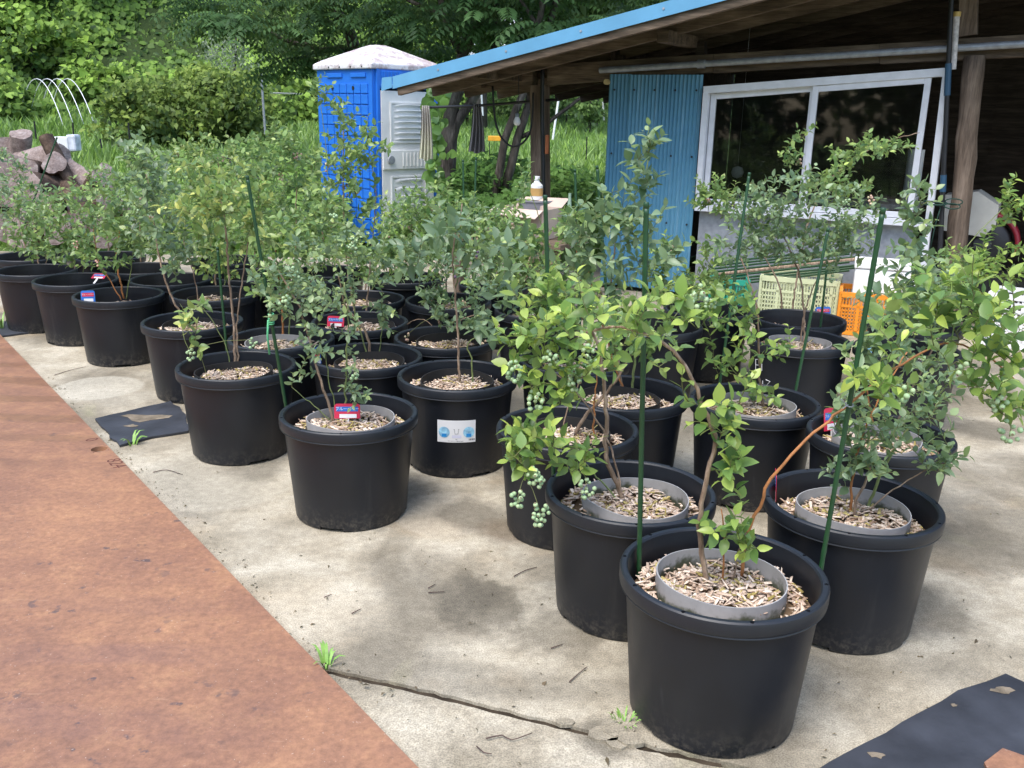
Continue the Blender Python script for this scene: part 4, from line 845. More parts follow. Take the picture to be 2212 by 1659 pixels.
# ------------------------------------------------------------------ things inside and before the shed
MT['grey'] = simple('grey_painted_panel', (.30, .30, .31), .6, var=.15, scale=5)
def onground(px, py): return onz(px, py, 0.)
def crate(name, px_l, px_r, py_l, py_r, dep, h, colr, label, nx=11, nz=5, diag=False, zb=0.0):
    a = onz(px_l, py_l, zb); b = onz(px_r, py_r, zb); x = (b - a); L = x.length; x.normalize(); y = Vector((-x.y, x.x, 0)); y = y if y.y > 0 else -y; root = empty(name, (a + b) / 2, label, 'crate', 'plastic crates by the shed'); mt = simple('crate_plastic', colr, .5, var=.08, scale=5); rot = Matrix((x, y, Vector((0, 0, 1)))).transposed(); Zv = Vector((0, 0, 1))
    m = MB(); m.slab([a + Zv * .01, b + Zv * .01, b + y * dep + Zv * .01, a + y * dep + Zv * .01], Zv * .008); m.build('base', mt, root)
    def side(p, q, n, nm):
        m = MB(); d = (q - p); l = d.length; d.normalize(); o = d.cross(Zv)
        m.bar(p + Zv * (h - .018), q + Zv * (h - .018), .022, .036); m.bar(p + Zv * .02, q + Zv * .02, .012, .03); m.bar(p + Zv * (h * .68), q + Zv * (h * .68), .012, .016)
        for i in range(n + 1): c = p + d * (l * i / n); m.bar(c + Zv * .0, c + Zv * (h - .01), (.022 if i in (0, n) or i % 6 == 0 else .0085), .012 if i in (0, n) or i % 6 == 0 else .006, upv=o)
        for i in range(1, nz): m.bar(p + Zv * (h * .66 * i / nz), q + Zv * (h * .66 * i / nz), .006, .0105)
        m.build(nm, mt, root)
    side(a, b, nx, 'side_panel'); side(b, b + y * dep, nx * 2 // 3, 'side_panel'); side(b + y * dep, a + y * dep, nx, 'side_panel'); side(a + y * dep, a, nx * 2 // 3, 'side_panel'); return root, x, y, a, b
oc, cx_, cy_, ca, cb = crate('orange_crate', 1806, 1968, 722, 737, .36, .30, (.80, .27, .02), 'orange lattice plastic crate holding a white foam box', 24, 8)
m = MB(); c = (ca + cb) / 2 + cy_ * .18 + cx_ * .03; rot = Matrix((cx_, cy_, Vector((0, 0, 1)))).transposed()
fb = empty('foam_box', c + Vector((0, 0, .02)), 'white styrofoam box standing in the orange crate', 'foam box'); m.box(c + Vector((0, 0, .24)), (.40, .28, .44), rot, .012); m.build('box_body', MT['foam'], fb); m = MB(); m.box(c + Vector((0, 0, .485)), (.415, .295, .045), rot, .01); m.build('lid', MT['foam'], fb)
crate('cream_crate', 1636, 1800, 690, 706, .36, .33, (.56, .60, .36), 'pale lime plastic crate beside the orange crate', 26, 7)
crate('green_crate', 1535, 1610, 690, 694, .36, .30, (.02, .30, .20), 'teal green slatted crate next to the pale lime crate', 12, 4)
crate('lattice_crate', 2120, 2260, 745, 765, .32, .36, (.78, .78, .77), 'white square-lattice plastic crate by the dark doorway', 11, 6)
sb = wp(1700, 600, -.42)
for i in range(9):
    p0 = wp(1520 + i * 4, 622 - i * 7, -.50 + .02 * i); p1 = wp(1835 + (i % 3) * 12, 584 - i * 6, -.40 + .02 * i); m = MB(); m.tube([p0, p1], .0085 if i != 4 else .013, 7); tag(m.build('spare_stake', MT['stake'] if i != 4 else MT['cane_br'], smooth=True), 'green spare stake lying in the bundle across the crates' if i != 4 else 'brown wooden pole lying among the spare green stakes', 'garden stake', 'spare stakes lying on the crates')
# machine in the dark doorway
tl_ = empty('sprayer_machine', wp(2110, 560, .35), 'red engine machine with a white tank in the dark doorway', 'machine'); c = wp(2098, 462, .35)
bm_ = MB(); s = .17
for dz_, w_, d_ in ((0, 0, 0),): pass
pts = [(-.20, -.13), (.10, -.16), (.17, -.07), (.17, .07), (.02, .16), (-.20, .12)]
bm_.slab([c + U * p[0] * 1.0 + Vector((0, 0, p[1])) for p in pts], Vv * .30); bm_.build('tank', simple('dirty_white_tank', (.52, .51, .46), .55, var=.12, scale=8), tl_)
fc = wp(2122, 528, .38); m = MB(); arc = [fc + U * (.21 * math.cos(t)) + Vector((0, 0, .21 * math.sin(t))) for t in np.linspace(-.2, 2.3, 14)]; arc2 = [p + Vv * .16 for p in arc]
m.add(arc + arc2 + [p + (p - fc).normalized() * .03 for p in arc] + [p + (p - fc - Vv * .16).normalized() * .03 for p in arc2], [(i, i + 1, 14 + i + 1, 14 + i) for i in range(13)] + [(28 + i, 42 + i, 42 + i + 1, 28 + i + 1) for i in range(13)] + [(i, 28 + i, 28 + i + 1, i + 1) for i in range(13)]); m.build('fender', simple('red_fender', (.20, .012, .022), .45), tl_, smooth='all')
m = MB(); prof = [(.05, -.06), (.17, -.07), (.19, -.03), (.19, .03), (.17, .07), (.05, .06)]; vs = []; n = 28; fs = []
for r_, h_ in prof:
    for j in range(n): t = 6.28318 * j / n; vs.append(fc + U * (r_ * math.cos(t)) + Vector((0, 0, r_ * math.sin(t))) + Vv * (h_ + .08))
for k in range(len(prof) - 1):
    for j in range(n): fs.append((k * n + j, k * n + (j + 1) % n, (k + 1) * n + (j + 1) % n, (k + 1) * n + j))
m.add(vs, fs); wh = m.build('wheel', MT['black'], tl_, smooth='all'); m = MB(); m.tube([fc + Vv * .0, fc + Vv * .05], .06, 14); m.build('hub', MT['rubber'], wh, smooth=True)
m = MB(); m.box(Vector((fc.x, fc.y, (fc.z - .19) / 2)) + Vv * .1, (.4, .26, fc.z - .19), RU); m.build('engine_block', MT['black'], tl_)
# things seen through the window
m = MB(); c = wp(1790, 433, .55); zc = c.z; m.box(Vector((c.x, c.y, zc)), (1.35, .5, .04), RU, .006); ct = m.build('sink_top', MT['white']); tag(ct, 'white counter top behind the sliding window', 'counter'); 
for da in (-.6, .6):
    m = MB(); m.box(Vector((c.x, c.y, (zc - .02) / 2)) + U * da, (.05, .45, zc - .022), RU); m.build('leg', MT['galv'], ct)
for i, px in enumerate((1966, 1982)):
    p = wp(px, 372, .42 + .05 * i); m = MB(); hh = .42; m.tube([Vector((p.x, p.y, zc + .021)), Vector((p.x, p.y, zc + hh))], .032, 14); tag(m.build('white_roll', MT['white'], smooth=True), 'white roll standing on the counter behind the window', 'roll', 'white rolls on the counter')
p = wp(1593, 372, .4); m = MB(); m.lathe([(.001, -.05), (.04, -.035), (.052, 0), (.04, .035), (.001, .05)], 14, p); m.tube([p + Vector((0, 0, .05)), Vector((p.x, p.y, zr(ab(p)[0])))], .0008, 4); tag(m.build('hanging_ball', MT['white'], smooth='all'), 'small round pale object hanging behind the window pane nearest the blue wall', 'hanging ball')
# ------------------------------------------------------------------ open bay: rod, towels, bulb, cables
pz = wp(1196, 217, 0.0); rod0 = aty(926, 232, 9.0); m = MB(); m.tube([rod0, rod0.lerp(wp(1150, 219, .05), .5) + Vector((0, 0, -.01)), wp(1150, 219, .05), wp(1205, 215, .05)], .012, 8); tag(m.build('drying_rod', MT['black'], smooth=True), 'thin black drying rod running from the timber post', 'rod')
def towel(px, pyt, pyb, wt, wb, y, c1, c2, label, fold):
    t = NT('towel_cloth'); z = t.sep()[2]; h = (pyb - pyt) / FPX * y
    t.set(color=t.ramp(t.math('DIVIDE', z, h), [(.25, c2), (.75, c1)]), rough=.95, spec=.1); t.bump(t.noise(160, 2), .3, .002)
    top = aty(px, pyt, y); s = y / FPX; n = 40; k = 14; vs = []; hh = h
    for j in range(k + 1):
        v = j / k; w = (wt + (wb - wt) * v) * s
        for i in range(n + 1):
            u = i / n; vs.append(top + Vector(((u - .5) * w + .008 * math.sin(v * 3), (.016 + .020 * v) * math.sin(u * fold * 6.283 + v * .8) - (.012 if j else 0), -v * hh + .01 * v * math.sin(u * 9))))
    fs = [(j * (n + 1) + i, j * (n + 1) + i + 1, (j + 1) * (n + 1) + i + 1, (j + 1) * (n + 1) + i) for j in range(k) for i in range(n)]
    m = MB(); m.add(vs, fs); b = len(vs); vs2 = [v + Vector((0, .006, 0)) for v in vs]; m.add(vs2, [f[::-1] for f in fs]); o = m.build('towel', t.m, smooth='all'); tag(o, label, 'towel')
fr_ = lambda px: 9.0 + (wp(1150, 219, .05).y - 9.0) * (px - 926) / (1150 - 926)
towel(919, 228, 337, 16, 30, fr_(926) - .03, (.42, .40, .36), (.62, .62, .48), 'pale cream towel hanging beside the toilet door', 4)
towel(1030, 224, 322, 16, 36, fr_(1030) - .02, (.30, .29, .30), (.22, .21, .22), 'grey striped towel hanging from the middle of the rod', 4)
p = wp(1117, 262, -.15); root = empty('light_bulb', p, 'white light bulb hanging on a black wire under the roof', 'light bulb'); m = MB(); m.lathe([(.001, -.036), (.018, -.033), (.029, -.016), (.030, .002), (.022, .022), (.016, .034)], 16, p); m.build('bulb_glass', MT['white'], root, smooth='all'); m = MB(); m.lathe([(.0165, .034), (.017, .06), (.010, .066), (.003, .07)], 12, p); m.build('socket', MT['galv'], root, smooth='all'); m = MB(); aB = ab(p)[0]; m.tube([p + Vector((0, 0, .068)), p + Vector((.01, 0, .2)), S(aB, -.15, rz(aB) + zt - .05)], .003, 6); m.build('wire', MT['black'], root)
m = MB(); L = [wp(x, y_, .0) for x, y_ in ((1064, 186), (1067, 235), (1072, 270), (1085, 300), (1108, 317), (1130, 308), (1146, 282), (1151, 240), (1152, 200))]; m.tube(catmull(L, .04), .009, 6); tag(m.build('black_cable', MT['black'], smooth='all'), 'black cable hanging in a loop beside the timber post', 'cable')
m = MB(); m.tube(catmull([wp(x, y_, -.02) for x, y_ in ((1172, 150), (1171, 240), (1173, 330), (1174, 420))], .05), .018, 6); tag(m.build('post_cable', MT['black'], smooth='all'), 'thick black cable running down the timber post', 'cable')
m = MB(); c = wp(1182, 312, -.03); m.box(c, (.03, .03, .16), RU, .01); tag(m.build('hand_tool', simple('orange_handle', (.40, .12, .04), .5)), 'orange brown tool handle hung on the timber post', 'handle')
# clutter on a bench behind the pots
bz = .52; b0 = aty(1125, 520, 7.2); bench = empty('work_bench', (b0.x, 7.2, 0), 'low timber bench piled with boxes beside the timber post', 'bench'); m = MB(); m.box((b0.x, 7.2, bz - .02), (1.0, .6, .04), RU, .004); m.build('bench_top', MT['wood_h'], bench)
for sx_ in (-.42, .42):
    for sy_ in (-.22, .22): m = MB(); pp_ = Vector((b0.x, 7.2, (bz - .04) / 2)) + U * sx_ + Vv * sy_; m.box(pp_, (.06, .06, bz - .041), RU); m.build('leg', MT['wood'], bench)
def at_b(px, dy=0.): q = aty(px, 500, 7.2 + dy); return Vector((q.x, q.y, bz))
MT['card'] = simple('pale_cardboard', (.55, .43, .35), .8, var=.08, scale=5)
c = at_b(1140, -.05); cbx = empty('cardboard_box', c, 'pale pinkish cardboard box with open flaps on the bench', 'box')
m = MB(); w, d, h = .42, .30, .22
for (o_, dm) in ((-Vv * d / 2, (w, .006, h)), (Vv * d / 2, (w, .006, h)), (-U * (w / 2 - .004), (.006, d - .008, h)), (U * (w / 2 - .004), (.006, d - .008, h))): m.box(c + o_ + Vector((0, 0, h / 2 + .004)), dm, RU)
m.box(c + Vector((0, 0, .004)), (w - .01, d - .01, .006), RU); m.build('box_body', MT['card'], cbx)
for sgn, dv in ((-1, -Vv), (1, Vv)):
    m = MB(); p = c + dv * d / 2 + Vector((0, 0, h)); m.slab([p - U * w / 2, p + U * w / 2, p + U * w / 2 + dv * .12 + Vector((0, 0, -.05 if sgn < 0 else .06)), p - U * w / 2 + dv * .12 + Vector((0, 0, -.03 if sgn < 0 else .05))], Vector((0, 0, .005))); m.build('flap', MT['card'], cbx)
c = at_b(1160, .22); m = MB(); m.lathe([(.13, 0), (.16, .25), (.168, .25), (.168, .262), (.155, .262), (.125, .01), (.001, .01)], 24, c); tag(m.build('grey_tub', simple('grey_tub_plastic', (.22, .22, .24), .5), smooth=True), 'dark grey plastic tub behind the cardboard box', 'tub')
c = at_b(1157, .2) + Vector((0, 0, .26)); bt = empty('white_bottle', c, 'small white bottle with a cap standing on the grey tub', 'bottle'); m = MB(); m.lathe([(.001, 0), (.045, 0), (.048, .02), (.047, .11), (.02, .14), (.018, .15)], 16, c); m.build('bottle_body', MT['white'], bt, smooth=True); m = MB(); m.lathe([(.022, .151), (.022, .18), (.001, .181)], 12, c); m.build('bottle_cap', MT['white'], bt, smooth=True); m = MB(); m.lathe([(.049, .03), (.0495, .09)], 16, c); m.build('bottle_label', simple('tan_label', (.5, .3, .1), .6), bt, smooth=True)
c = at_b(1228, -.1); m = MB(); m.lathe([(.001, 0), (.055, 0), (.058, .1), (.045, .16), (.02, .2), (.012, .3), (.011, .34)], 16, c); tag(m.build('sage_bottle', simple('sage_green_plastic', (.25, .36, .26), .5), smooth='all'), 'slim sage green bottle standing at the bench end', 'bottle')
# ------------------------------------------------------------------ portable toilet
TY = 10.0; tc = aty(806, 300, TY); e = Vector((tc.x, TY, 0)); yaw = R(42)
XL = Vector((-math.cos(R(45)), math.sin(R(45)), 0)); XR = Vector((math.cos(R(45)), math.sin(R(45)), 0)); SL, SR = 1.0, .90
ze = aty(806, 146, TY).z; zp = aty(805, 97, TY + .6).z
MT['tblue'] = simple('bright_blue_polyethylene', (.018, .155, .60), .38, var=.12, scale=3); MT['tdoor'] = simple('white_door_plastic', (.74, .74, .71), .5, var=.10, scale=5)
def m_troof():
    t = NT('toilet_roof_plastic'); n = t.noise(5, 5, .65); f = t.noise(22, 4, .7); t.set(color=t.mix(t.ramp(t.mix(.4, n, f), [(.44, 0.), (.56, .75)]), (.72, .70, .70), (.30, .21, .20)), rough=.55); return t.m
toilet = empty('portable_toilet', e, 'bright blue portable toilet with white door and stained white roof', 'portable toilet')
Zu = Vector((0, 0, 1)); zb_ = .03
m = MB(); m.slab([e + Zu * zb_, e + XL * SL + Zu * zb_, e + XL * SL + Zu * ze, e + Zu * ze], XR * .04); wl_ = m.build('wall_panel', MT['tblue'], toilet)
m = MB(); m.slab([e + XL * SL + XR * (.041) + Zu * zb_, e + XL * SL + XR * SR + Zu * zb_, e + XL * SL + XR * SR + Zu * ze, e + XL * SL + XR * .041 + Zu * ze], -XL * .04); m.build('wall_panel', MT['tblue'], toilet)
m = MB(); m.slab([e + XR * SR + Zu * zb_, e + XR * SR + XL * (SL - .041) + Zu * zb_, e + XR * SR + XL * (SL - .041) + Zu * ze, e + XR * SR + Zu * ze], -XR * .04); m.build('wall_panel', MT['tblue'], toilet)
# moulded squares on the side wall
def pad_mesh(w, h):
    m = MB(); m.box((0, 0, 0), (w, .022, h), None, .006); return m.mesh('wall_square', MT['tblue'], False)
ncol, nrow = 7, 15; cw, rh = (SL - .12) / ncol, (ze - .22) / nrow; PAD = pad_mesh(cw - .012, rh - .012); rotL = Matrix((XL, -XR, Zu)).transposed().to_4x4()
for i in range(ncol):
    for j in range(nrow):
        o = link(bpy.data.objects.new('wall_square', PAD), wl_); o.matrix_basis = Matrix.Translation(XL * (.06 + cw * (i + .5)) - XR * .004 + Zu * (.07 + rh * (j + .5))) @ rotL
for i in (2.0, 5.0):
    m = MB(); c = e + XL * (.06 + cw * i) - XR * .0155 + Zu * (ze - .20); m.tube([c, c - XR * .002], .022, 12); m.build('vent_hole', MT['black'], wl_)
for (u0, u1) in ((.10, .36), (.52, .80)): m = MB(); c = e + XL * ((u0 + u1) / 2 * SL) + Zu * (ze - .07) - XR * .006; m.box(c, (SL * (u1 - u0), .02, .045), Matrix((XL, -XR, Zu)).transposed(), .006); m.build('wall_rib', MT['tblue'], wl_)
# door side
def fr_bar(p, q, w, d, nm, mt, par): m = MB(); m.bar(p, q, w, d, upv=-XL.cross(Zu) if False else (XR.cross(Zu)), bev=.006); return m.build(nm, mt, par)
rotR = Matrix((XR, -XR.cross(Zu) * -1, Zu)).transposed(); Nn = XR.cross(Zu)
Nn = Nn if Nn.y < 0 else -Nn; rotR = Matrix((XR, Nn, Zu)).transposed()
def rb(u, z, w, h, d, nm, mt, par, off=0.0, bev=.006): m = MB(); m.box(e + XR * u + Zu * z + Nn * off, (w, d, h), rotR, bev); return m.build(nm, mt, par)
rb(.062, (ze + zb_) / 2, .04, ze - zb_ - .01, .06, 'door_post', MT['tblue'], toilet); rb(SR - .07, (ze + zb_) / 2, .05, ze - zb_ - .01, .06, 'door_post', MT['tblue'], toilet); rb(SR / 2, ze - .10, SR - .16, .20, .05, 'door_header', MT['tblue'], toilet); rb(SR / 2, ze - .17, SR - .20, .03, .06, 'header_ledge', simple('pale_blue_weathered', (.25, .42, .68), .6), toilet, .03)
dw = SR - .19; dc = .087 + dw / 2; zd0, zd1 = .10, ze - .22
door = rb(dc, (zd0 + zd1) / 2, dw, zd1 - zd0, .03, 'door', MT['tdoor'], toilet, .018)
def door_field(z0, z1, n):
    for (u, z, w, h) in ((dc - dw * .33, (z0 + z1) / 2, .022, z1 - z0), (dc + dw * .33, (z0 + z1) / 2, .022, z1 - z0), (dc, z1, dw * .69, .022), (dc, z0, dw * .69, .022)): rb(u, z, w, h, .012, 'door_moulding', MT['tdoor'], door, .038, .004)
    for i in range(n):
        z = z0 + (z1 - z0) * (i + .5) / n
        m = MB(); hw = dw * .27; hh = (z1 - z0) / n * .30; c = e + XR * dc + Zu * z + Nn * .033; vs = []
        for s_, o_ in ((-hh, .0), (hh * .6, .028), (hh, .0)):
            for t in np.linspace(-1, 1, 7): vs.append(c + XR * (hw * t) + Zu * (s_ + (hh * .3 * (1 - t * t)) * (s_ < 0)) + Nn * (o_ * (1 - t ** 4)))
        m.add(vs, [(k * 7 + i2, k * 7 + i2 + 1, (k + 1) * 7 + i2 + 1, (k + 1) * 7 + i2) for k in range(2) for i2 in range(6)]); m.build('louvre', MT['tdoor'], door, smooth='all')
zm = aty(860, 347, TY).z
door_field(zm + .18, zd1 - .12, 7); door_field(.2, zm - .18, 6)
rb(dc, zm, dw * .99, .20, .02, 'lock_band', MT['tdoor'], door, .043)
for i in range(9): rb(dc - dw * .12 + i * .05, zm, .016, .14, .008, 'band_rib', MT['tdoor'], door, .056, .002)
m = MB(); c = e + XR * (dc - dw * .36) + Zu * zm + Nn * .054; m.tube([c, c + Nn * .02, c + Nn * .022], [.045, .042, .02], 16); m.build('lock_knob', MT['galv'], door, smooth=True)
rb(.24, ze - .06, .28, .07, .012, 'header_louvre', MT['tblue'], toilet, .03); rb(.58, ze - .055, .20, .075, .02, 'vent_grille', simple('brown_vent', (.12, .08, .06), .6), toilet, .03)
for i in range(5): rb(.13 + i * .05, ze - .06, .012, .06, .012, 'header_rib', MT['tblue'], toilet, .04, .002)
# roof
ctr = e + XL * SL / 2 + XR * SR / 2; ov = .035; cs = [e - XL * ov - XR * ov, e + XL * (SL + ov) - XR * ov, e + XL * (SL + ov) + XR * (SR + ov), e - XL * ov + XR * (SR + ov)]
m = MB(); lip = .055; base = [p + Zu * (ze - .01) for p in cs]; top = [p + Zu * (ze - .01 + lip) for p in cs]; sh = [(p + Zu * (ze + lip)).lerp(ctr + Zu * (ze + lip), .12) + Zu * .03 for p in cs]; mid = [p.lerp(ctr, .72) + Zu * (zp - .03) for p in cs]; apx = [p.lerp(ctr, .86) + Zu * zp for p in cs]; R_ = [base, top, sh, mid, apx]; vs = [p for r_ in R_ for p in r_]; fs = [(k * 4 + j, k * 4 + (j + 1) % 4, (k + 1) * 4 + (j + 1) % 4, (k + 1) * 4 + j) for k in range(4) for j in range(4)] + [(16, 17, 18, 19), (3, 2, 1, 0)]
m.add(vs, fs); rf = m.build('roof', m_troof(), toilet); md = rf.modifiers.new('bevel', 'BEVEL'); md.width = .012; md.segments = 2
for i in range(4):
    m = MB(); p = e + XL * (.12 + i * .2) - XR * (ov + .001) + Zu * (ze + .012); m.tube([p, p - XR * .004], .009, 8); m.build('roof_bolt', MT['black'], rf)
m = MB(); c = ctr + XR * .24 - XL * .12 + Zu * (ze + .13); m.box(c, (.22, .16, .05), Matrix((XR, XL, Zu)).transposed() @ Matrix.Rotation(R(18), 3, 'Y'), .008); m.build('roof_vent', MT['white'], rf)
# creeper climbing beside the toilet
vr = empty('climbing_vine', aty(940, 470, 10.0) * 1.0, 'large leaved green creeper climbing behind the cream towel', 'vine'); vr.location.z = 0; m = MB(); pts = [Vector((vr.location.x, vr.location.y, 0))] + [aty(x, y_, 10.05) for x, y_ in ((946, 380), (940, 300), (948, 240), (944, 190))]; m.tube(catmull(pts, .05), .01, 6); m.build('stem', MT['twig'], vr, smooth='all')
gv = np.random.default_rng(5); n = 130; px = gv.normal(945, 12, n); py = gv.uniform(180, 400, n); P = np.array([aty(a, b, 10.0 + gv.normal(0, .06)) for a, b in zip(px, py)]); N = norm(np.stack([gv.normal(0, .4, n), -1 + gv.normal(0, .3, n), .5 + gv.normal(0, .3, n)], 1)); D = norm(np.stack([gv.normal(0, .6, n), gv.normal(-.2, .2, n), -.8 + gv.normal(0, .4, n)], 1))
v, f, c = scatter(P, D, N, gv.uniform(.07, .13, n), lerp3((.05, .13, .03), (.20, .36, .07), gv.uniform(0, 1, n)), leaf_template(4, .85, .2, .2)); o = npobj('foliage', v, f, MT['leaf'], c, parent=vr); o['kind'] = 'stuff'
# ------------------------------------------------------------------ log pile
LB = [(18, 332, 9.6, .13, .40, 8, 60), (47, 328, 9.5, .095, .40, 58, 60), (-25, 338, 9.5, .13, .5, 8, 70), (88, 348, 9.3, .125, .52, 10, 15), (112, 366, 9.1, .10, .36, 20, 60), (134, 364, 9.1, .075, .66, -62, 20), (165, 378, 9.3, .10, .42, -22, 30), (208, 394, 9.2, .115, .32, 28, 40), (62, 371, 9.0, .12, .5, 5, 75), (15, 366, 9.1, .13, .5, 8, 60), (95, 404, 8.9, .13, .5, 6, 95), (152, 418, 9.0, .12, .45, -15, 50), (35, 411, 8.9, .14, .5, 0, 85), (205, 434, 9.0, .12, .45, 8, 40), (115, 446, 8.8, .14, .5, 0, 90), (58, 456, 8.7, .12, .5, 5, 70), (180, 466, 8.9, .14, .5, -8, 80), (250, 451, 9.1, .09, .4, 10, 35), (-25, 396, 9.0, .14, .5, 5, 60), (-25, 451, 8.8, .14, .5, 5, 85), (5, 486, 8.7, .12, .5, 0, 60), (130, 491, 8.7, .12, .5, 0, 75), (70, 501, 8.6, .12, .5, 0, 90), (210, 496, 8.8, .13, .5, 0, 60)]
lbl = ['pale rounded log on top of the log pile', 'tall upright split block on top of the log pile', 'log jutting from the upper end of the pile', 'big pale bleached log in the middle of the pile', 'short log under the bleached one', 'slim mossy log leaning steeply against the pile', 'split brown log by the leaning one', 'peaked split log at the low end of the pile']
for i, (px, py, y_, r_, L_, tilt, hd) in enumerate(LB):
    c = aty(px, py, y_); d = Vector((math.cos(R(hd)) * math.cos(R(tilt)), -math.sin(R(hd)) * math.cos(R(tilt)) * .8, math.sin(R(tilt)))).normalized(); q = random.Random(i); m = MB(); n = 16; k = 9; ax = d.orthogonal().normalized(); bx = d.cross(ax); ph = [q.uniform(0, 6.28) for _ in range(4)]; vs = []
    for j in range(k + 1):
        u = j / k
        for s_ in range(n):
            t = 6.28318 * s_ / n; rr = r_ * (1 + .14 * math.sin(2 * t + ph[0]) + .09 * math.sin(3 * t + ph[1] + u) + .06 * math.sin(6 * t + ph[2] + u * 1.5) + .05 * math.sin(u * 7 + ph[3])); vs.append(c + d * ((u - .5) * L_) + (ax * math.cos(t) + bx * math.sin(t)) * rr)
    m.add(vs, [(j * n + s_, j * n + (s_ + 1) % n, (j + 1) * n + (s_ + 1) % n, (j + 1) * n + s_) for j in range(k) for s_ in range(n)])
    root = empty('log', c - Vector((0, 0, r_)), (lbl[i] if i < len(lbl) else ['weathered log low in the pile behind the tag-lying pot', 'brown log low in the middle of the log pile', 'grey brown log buried near the bottom of the pile', 'bark covered log at the foot of the log pile'][i % 4]), 'log', 'logs in the log pile'); m.build('bark', MT['log_bark'] if i % 3 != 0 and i != 1 else MT['log_cut'], root, smooth='all')
    for e_, sg in ((0, -1), (k, 1)):
        m = MB(); ring = vs[e_ * n:(e_ + 1) * n]; cc = c + d * ((e_ / k - .5) * L_ + sg * .012); m.add([cc] + ring, [(0, 1 + s_, 1 + (s_ + 1) % n) if sg > 0 else (0, 1 + (s_ + 1) % n, 1 + s_) for s_ in range(n)]); m.build('cut_face', MT['log_cut'], root)
c = aty(138, 312, 10.2); bk_ = empty('white_bucket', c - Vector((0, 0, .1)), 'white plastic container standing behind the log pile', 'container'); m = MB(); m.box(c, (.16, .16, .16), None, .01); m.build('bucket_body', MT['white'], bk_); m = MB(); m.box(c + Vector((.11, 0, .02)), (.10, .14, .17), None, .02); m.build('folded_bag', simple('crumpled_bag', (.6, .63, .68), .5, var=.3, scale=14), bk_)
# ------------------------------------------------------------------ meadow furniture
for i in range(4):
    yy = 25. + i * .3; ox = i * 22; A0 = aty(41 + ox, 258, yy + 1.4); B0 = aty(137 + ox, 272 - i * 2, yy); C0 = aty(80 + ox, 170, yy + .8); pts = []
    for t in np.linspace(0, 1, 15): p = (1 - t) ** 2 * A0 + 2 * t * (1 - t) * (C0 * 2 - (A0 + B0) / 2) + t * t * B0; pts.append(p)
    m = MB(); m.tube(pts, .011, 6); tag(m.build('tunnel_hoop', MT['alu'], smooth='all'), 'white arched tunnel hoop standing on the meadow before the creeper', 'hoop', 'white tunnel hoops')
def stick(px0, py0, px1, py1, y_, r_, mt, label, name='meadow_stake', grp=None, cat='stake'): m = MB(); m.tube([aty(px0, py0, y_), aty(px1, py1, y_)], r_, 6); tag(m.build(name, mt, smooth=True), label, cat, grp)
stick(564, 158, 573, 290, 18, .022, MT['galv'], 'tall galvanised pole beside the broad shrub', 'metal_pole', cat='pole'); stick(590, 201, 652, 203, 16, .015, MT['white'], 'white horizontal bar behind the toilet', 'white_bar', cat='bar')
for i, (a_, b_, c_, d_) in enumerate(((74, 262, 78, 300), (157, 265, 159, 300), (167, 290, 172, 312), (277, 265, 280, 300), (216, 300, 220, 320))): stick(a_, b_, c_, d_, 13, .012, MT['black'], 'short black stake in the meadow behind the logs', grp='black meadow stakes')
stick(1268, 295, 1266, 345, 16, .01, MT['black'], 'thin black stake in the field before the blue wall'); stick(1206, 218, 1194, 302, 26, .03, MT['white'], 'leaning white pole in the field behind the timber post', 'white_pole', cat='pole'); stick(1302, 215, 1304, 260, 30, .03, MT['white'], 'white pole in the field beside the blue wall', 'white_pole', cat='pole'); stick(1040, 205, 1043, 250, 30, .03, MT['white'], 'white pole in the field behind the grey towel', 'white_pole', cat='pole')
c = aty(1070, 299, 20); crate_c = MB(); crate_c.box(c, (.30, .25, .10), None, .01); o = crate_c.build('yellow_tray', simple('orange_tray', (.75, .36, .03), .5)); tag(o, 'small orange tray on short legs in the distant field', 'tray')
for s_ in (-1, 1): m = MB(); m.tube([c + Vector((.12 * s_, 0, -.06)), Vector((c.x + .12 * s_, c.y, float(tz(c.x, c.y))))], .01, 5); m.build('leg', MT['black'], o)
# translucent plastic greenhouse beyond the field
gc = aty(1110, 215, 46); gz = float(tz(gc.x, 46)); gh = empty('plastic_greenhouse', (gc.x, 46, gz), 'long pale plastic greenhouse beyond the field', 'greenhouse'); m = MB(); n = 14; vs = []
for xx in (-6., 6.):
    for j in range(n + 1): t = math.pi * j / n; vs.append((gc.x + xx, 46 + 2.6 * math.cos(t) * -1, gz + 2.4 * math.sin(t) ** .8))
m.add(vs, [(j, j + 1, n + 1 + j + 1, n + 1 + j) for j in range(n)]); m.build('film_cover', simple('greenhouse_film', (.66, .70, .76), .35, var=.05, scale=2), gh, smooth='all')
for k in range(13):
    m = MB(); xx = gc.x - 6 + k; m.tube([(xx, 46 - 2.63 * math.cos(math.pi * j / n), gz + 2.43 * math.sin(math.pi * j / n) ** .8) for j in range(n + 1)], .02, 5); m.build('arch', MT['galv'], gh)
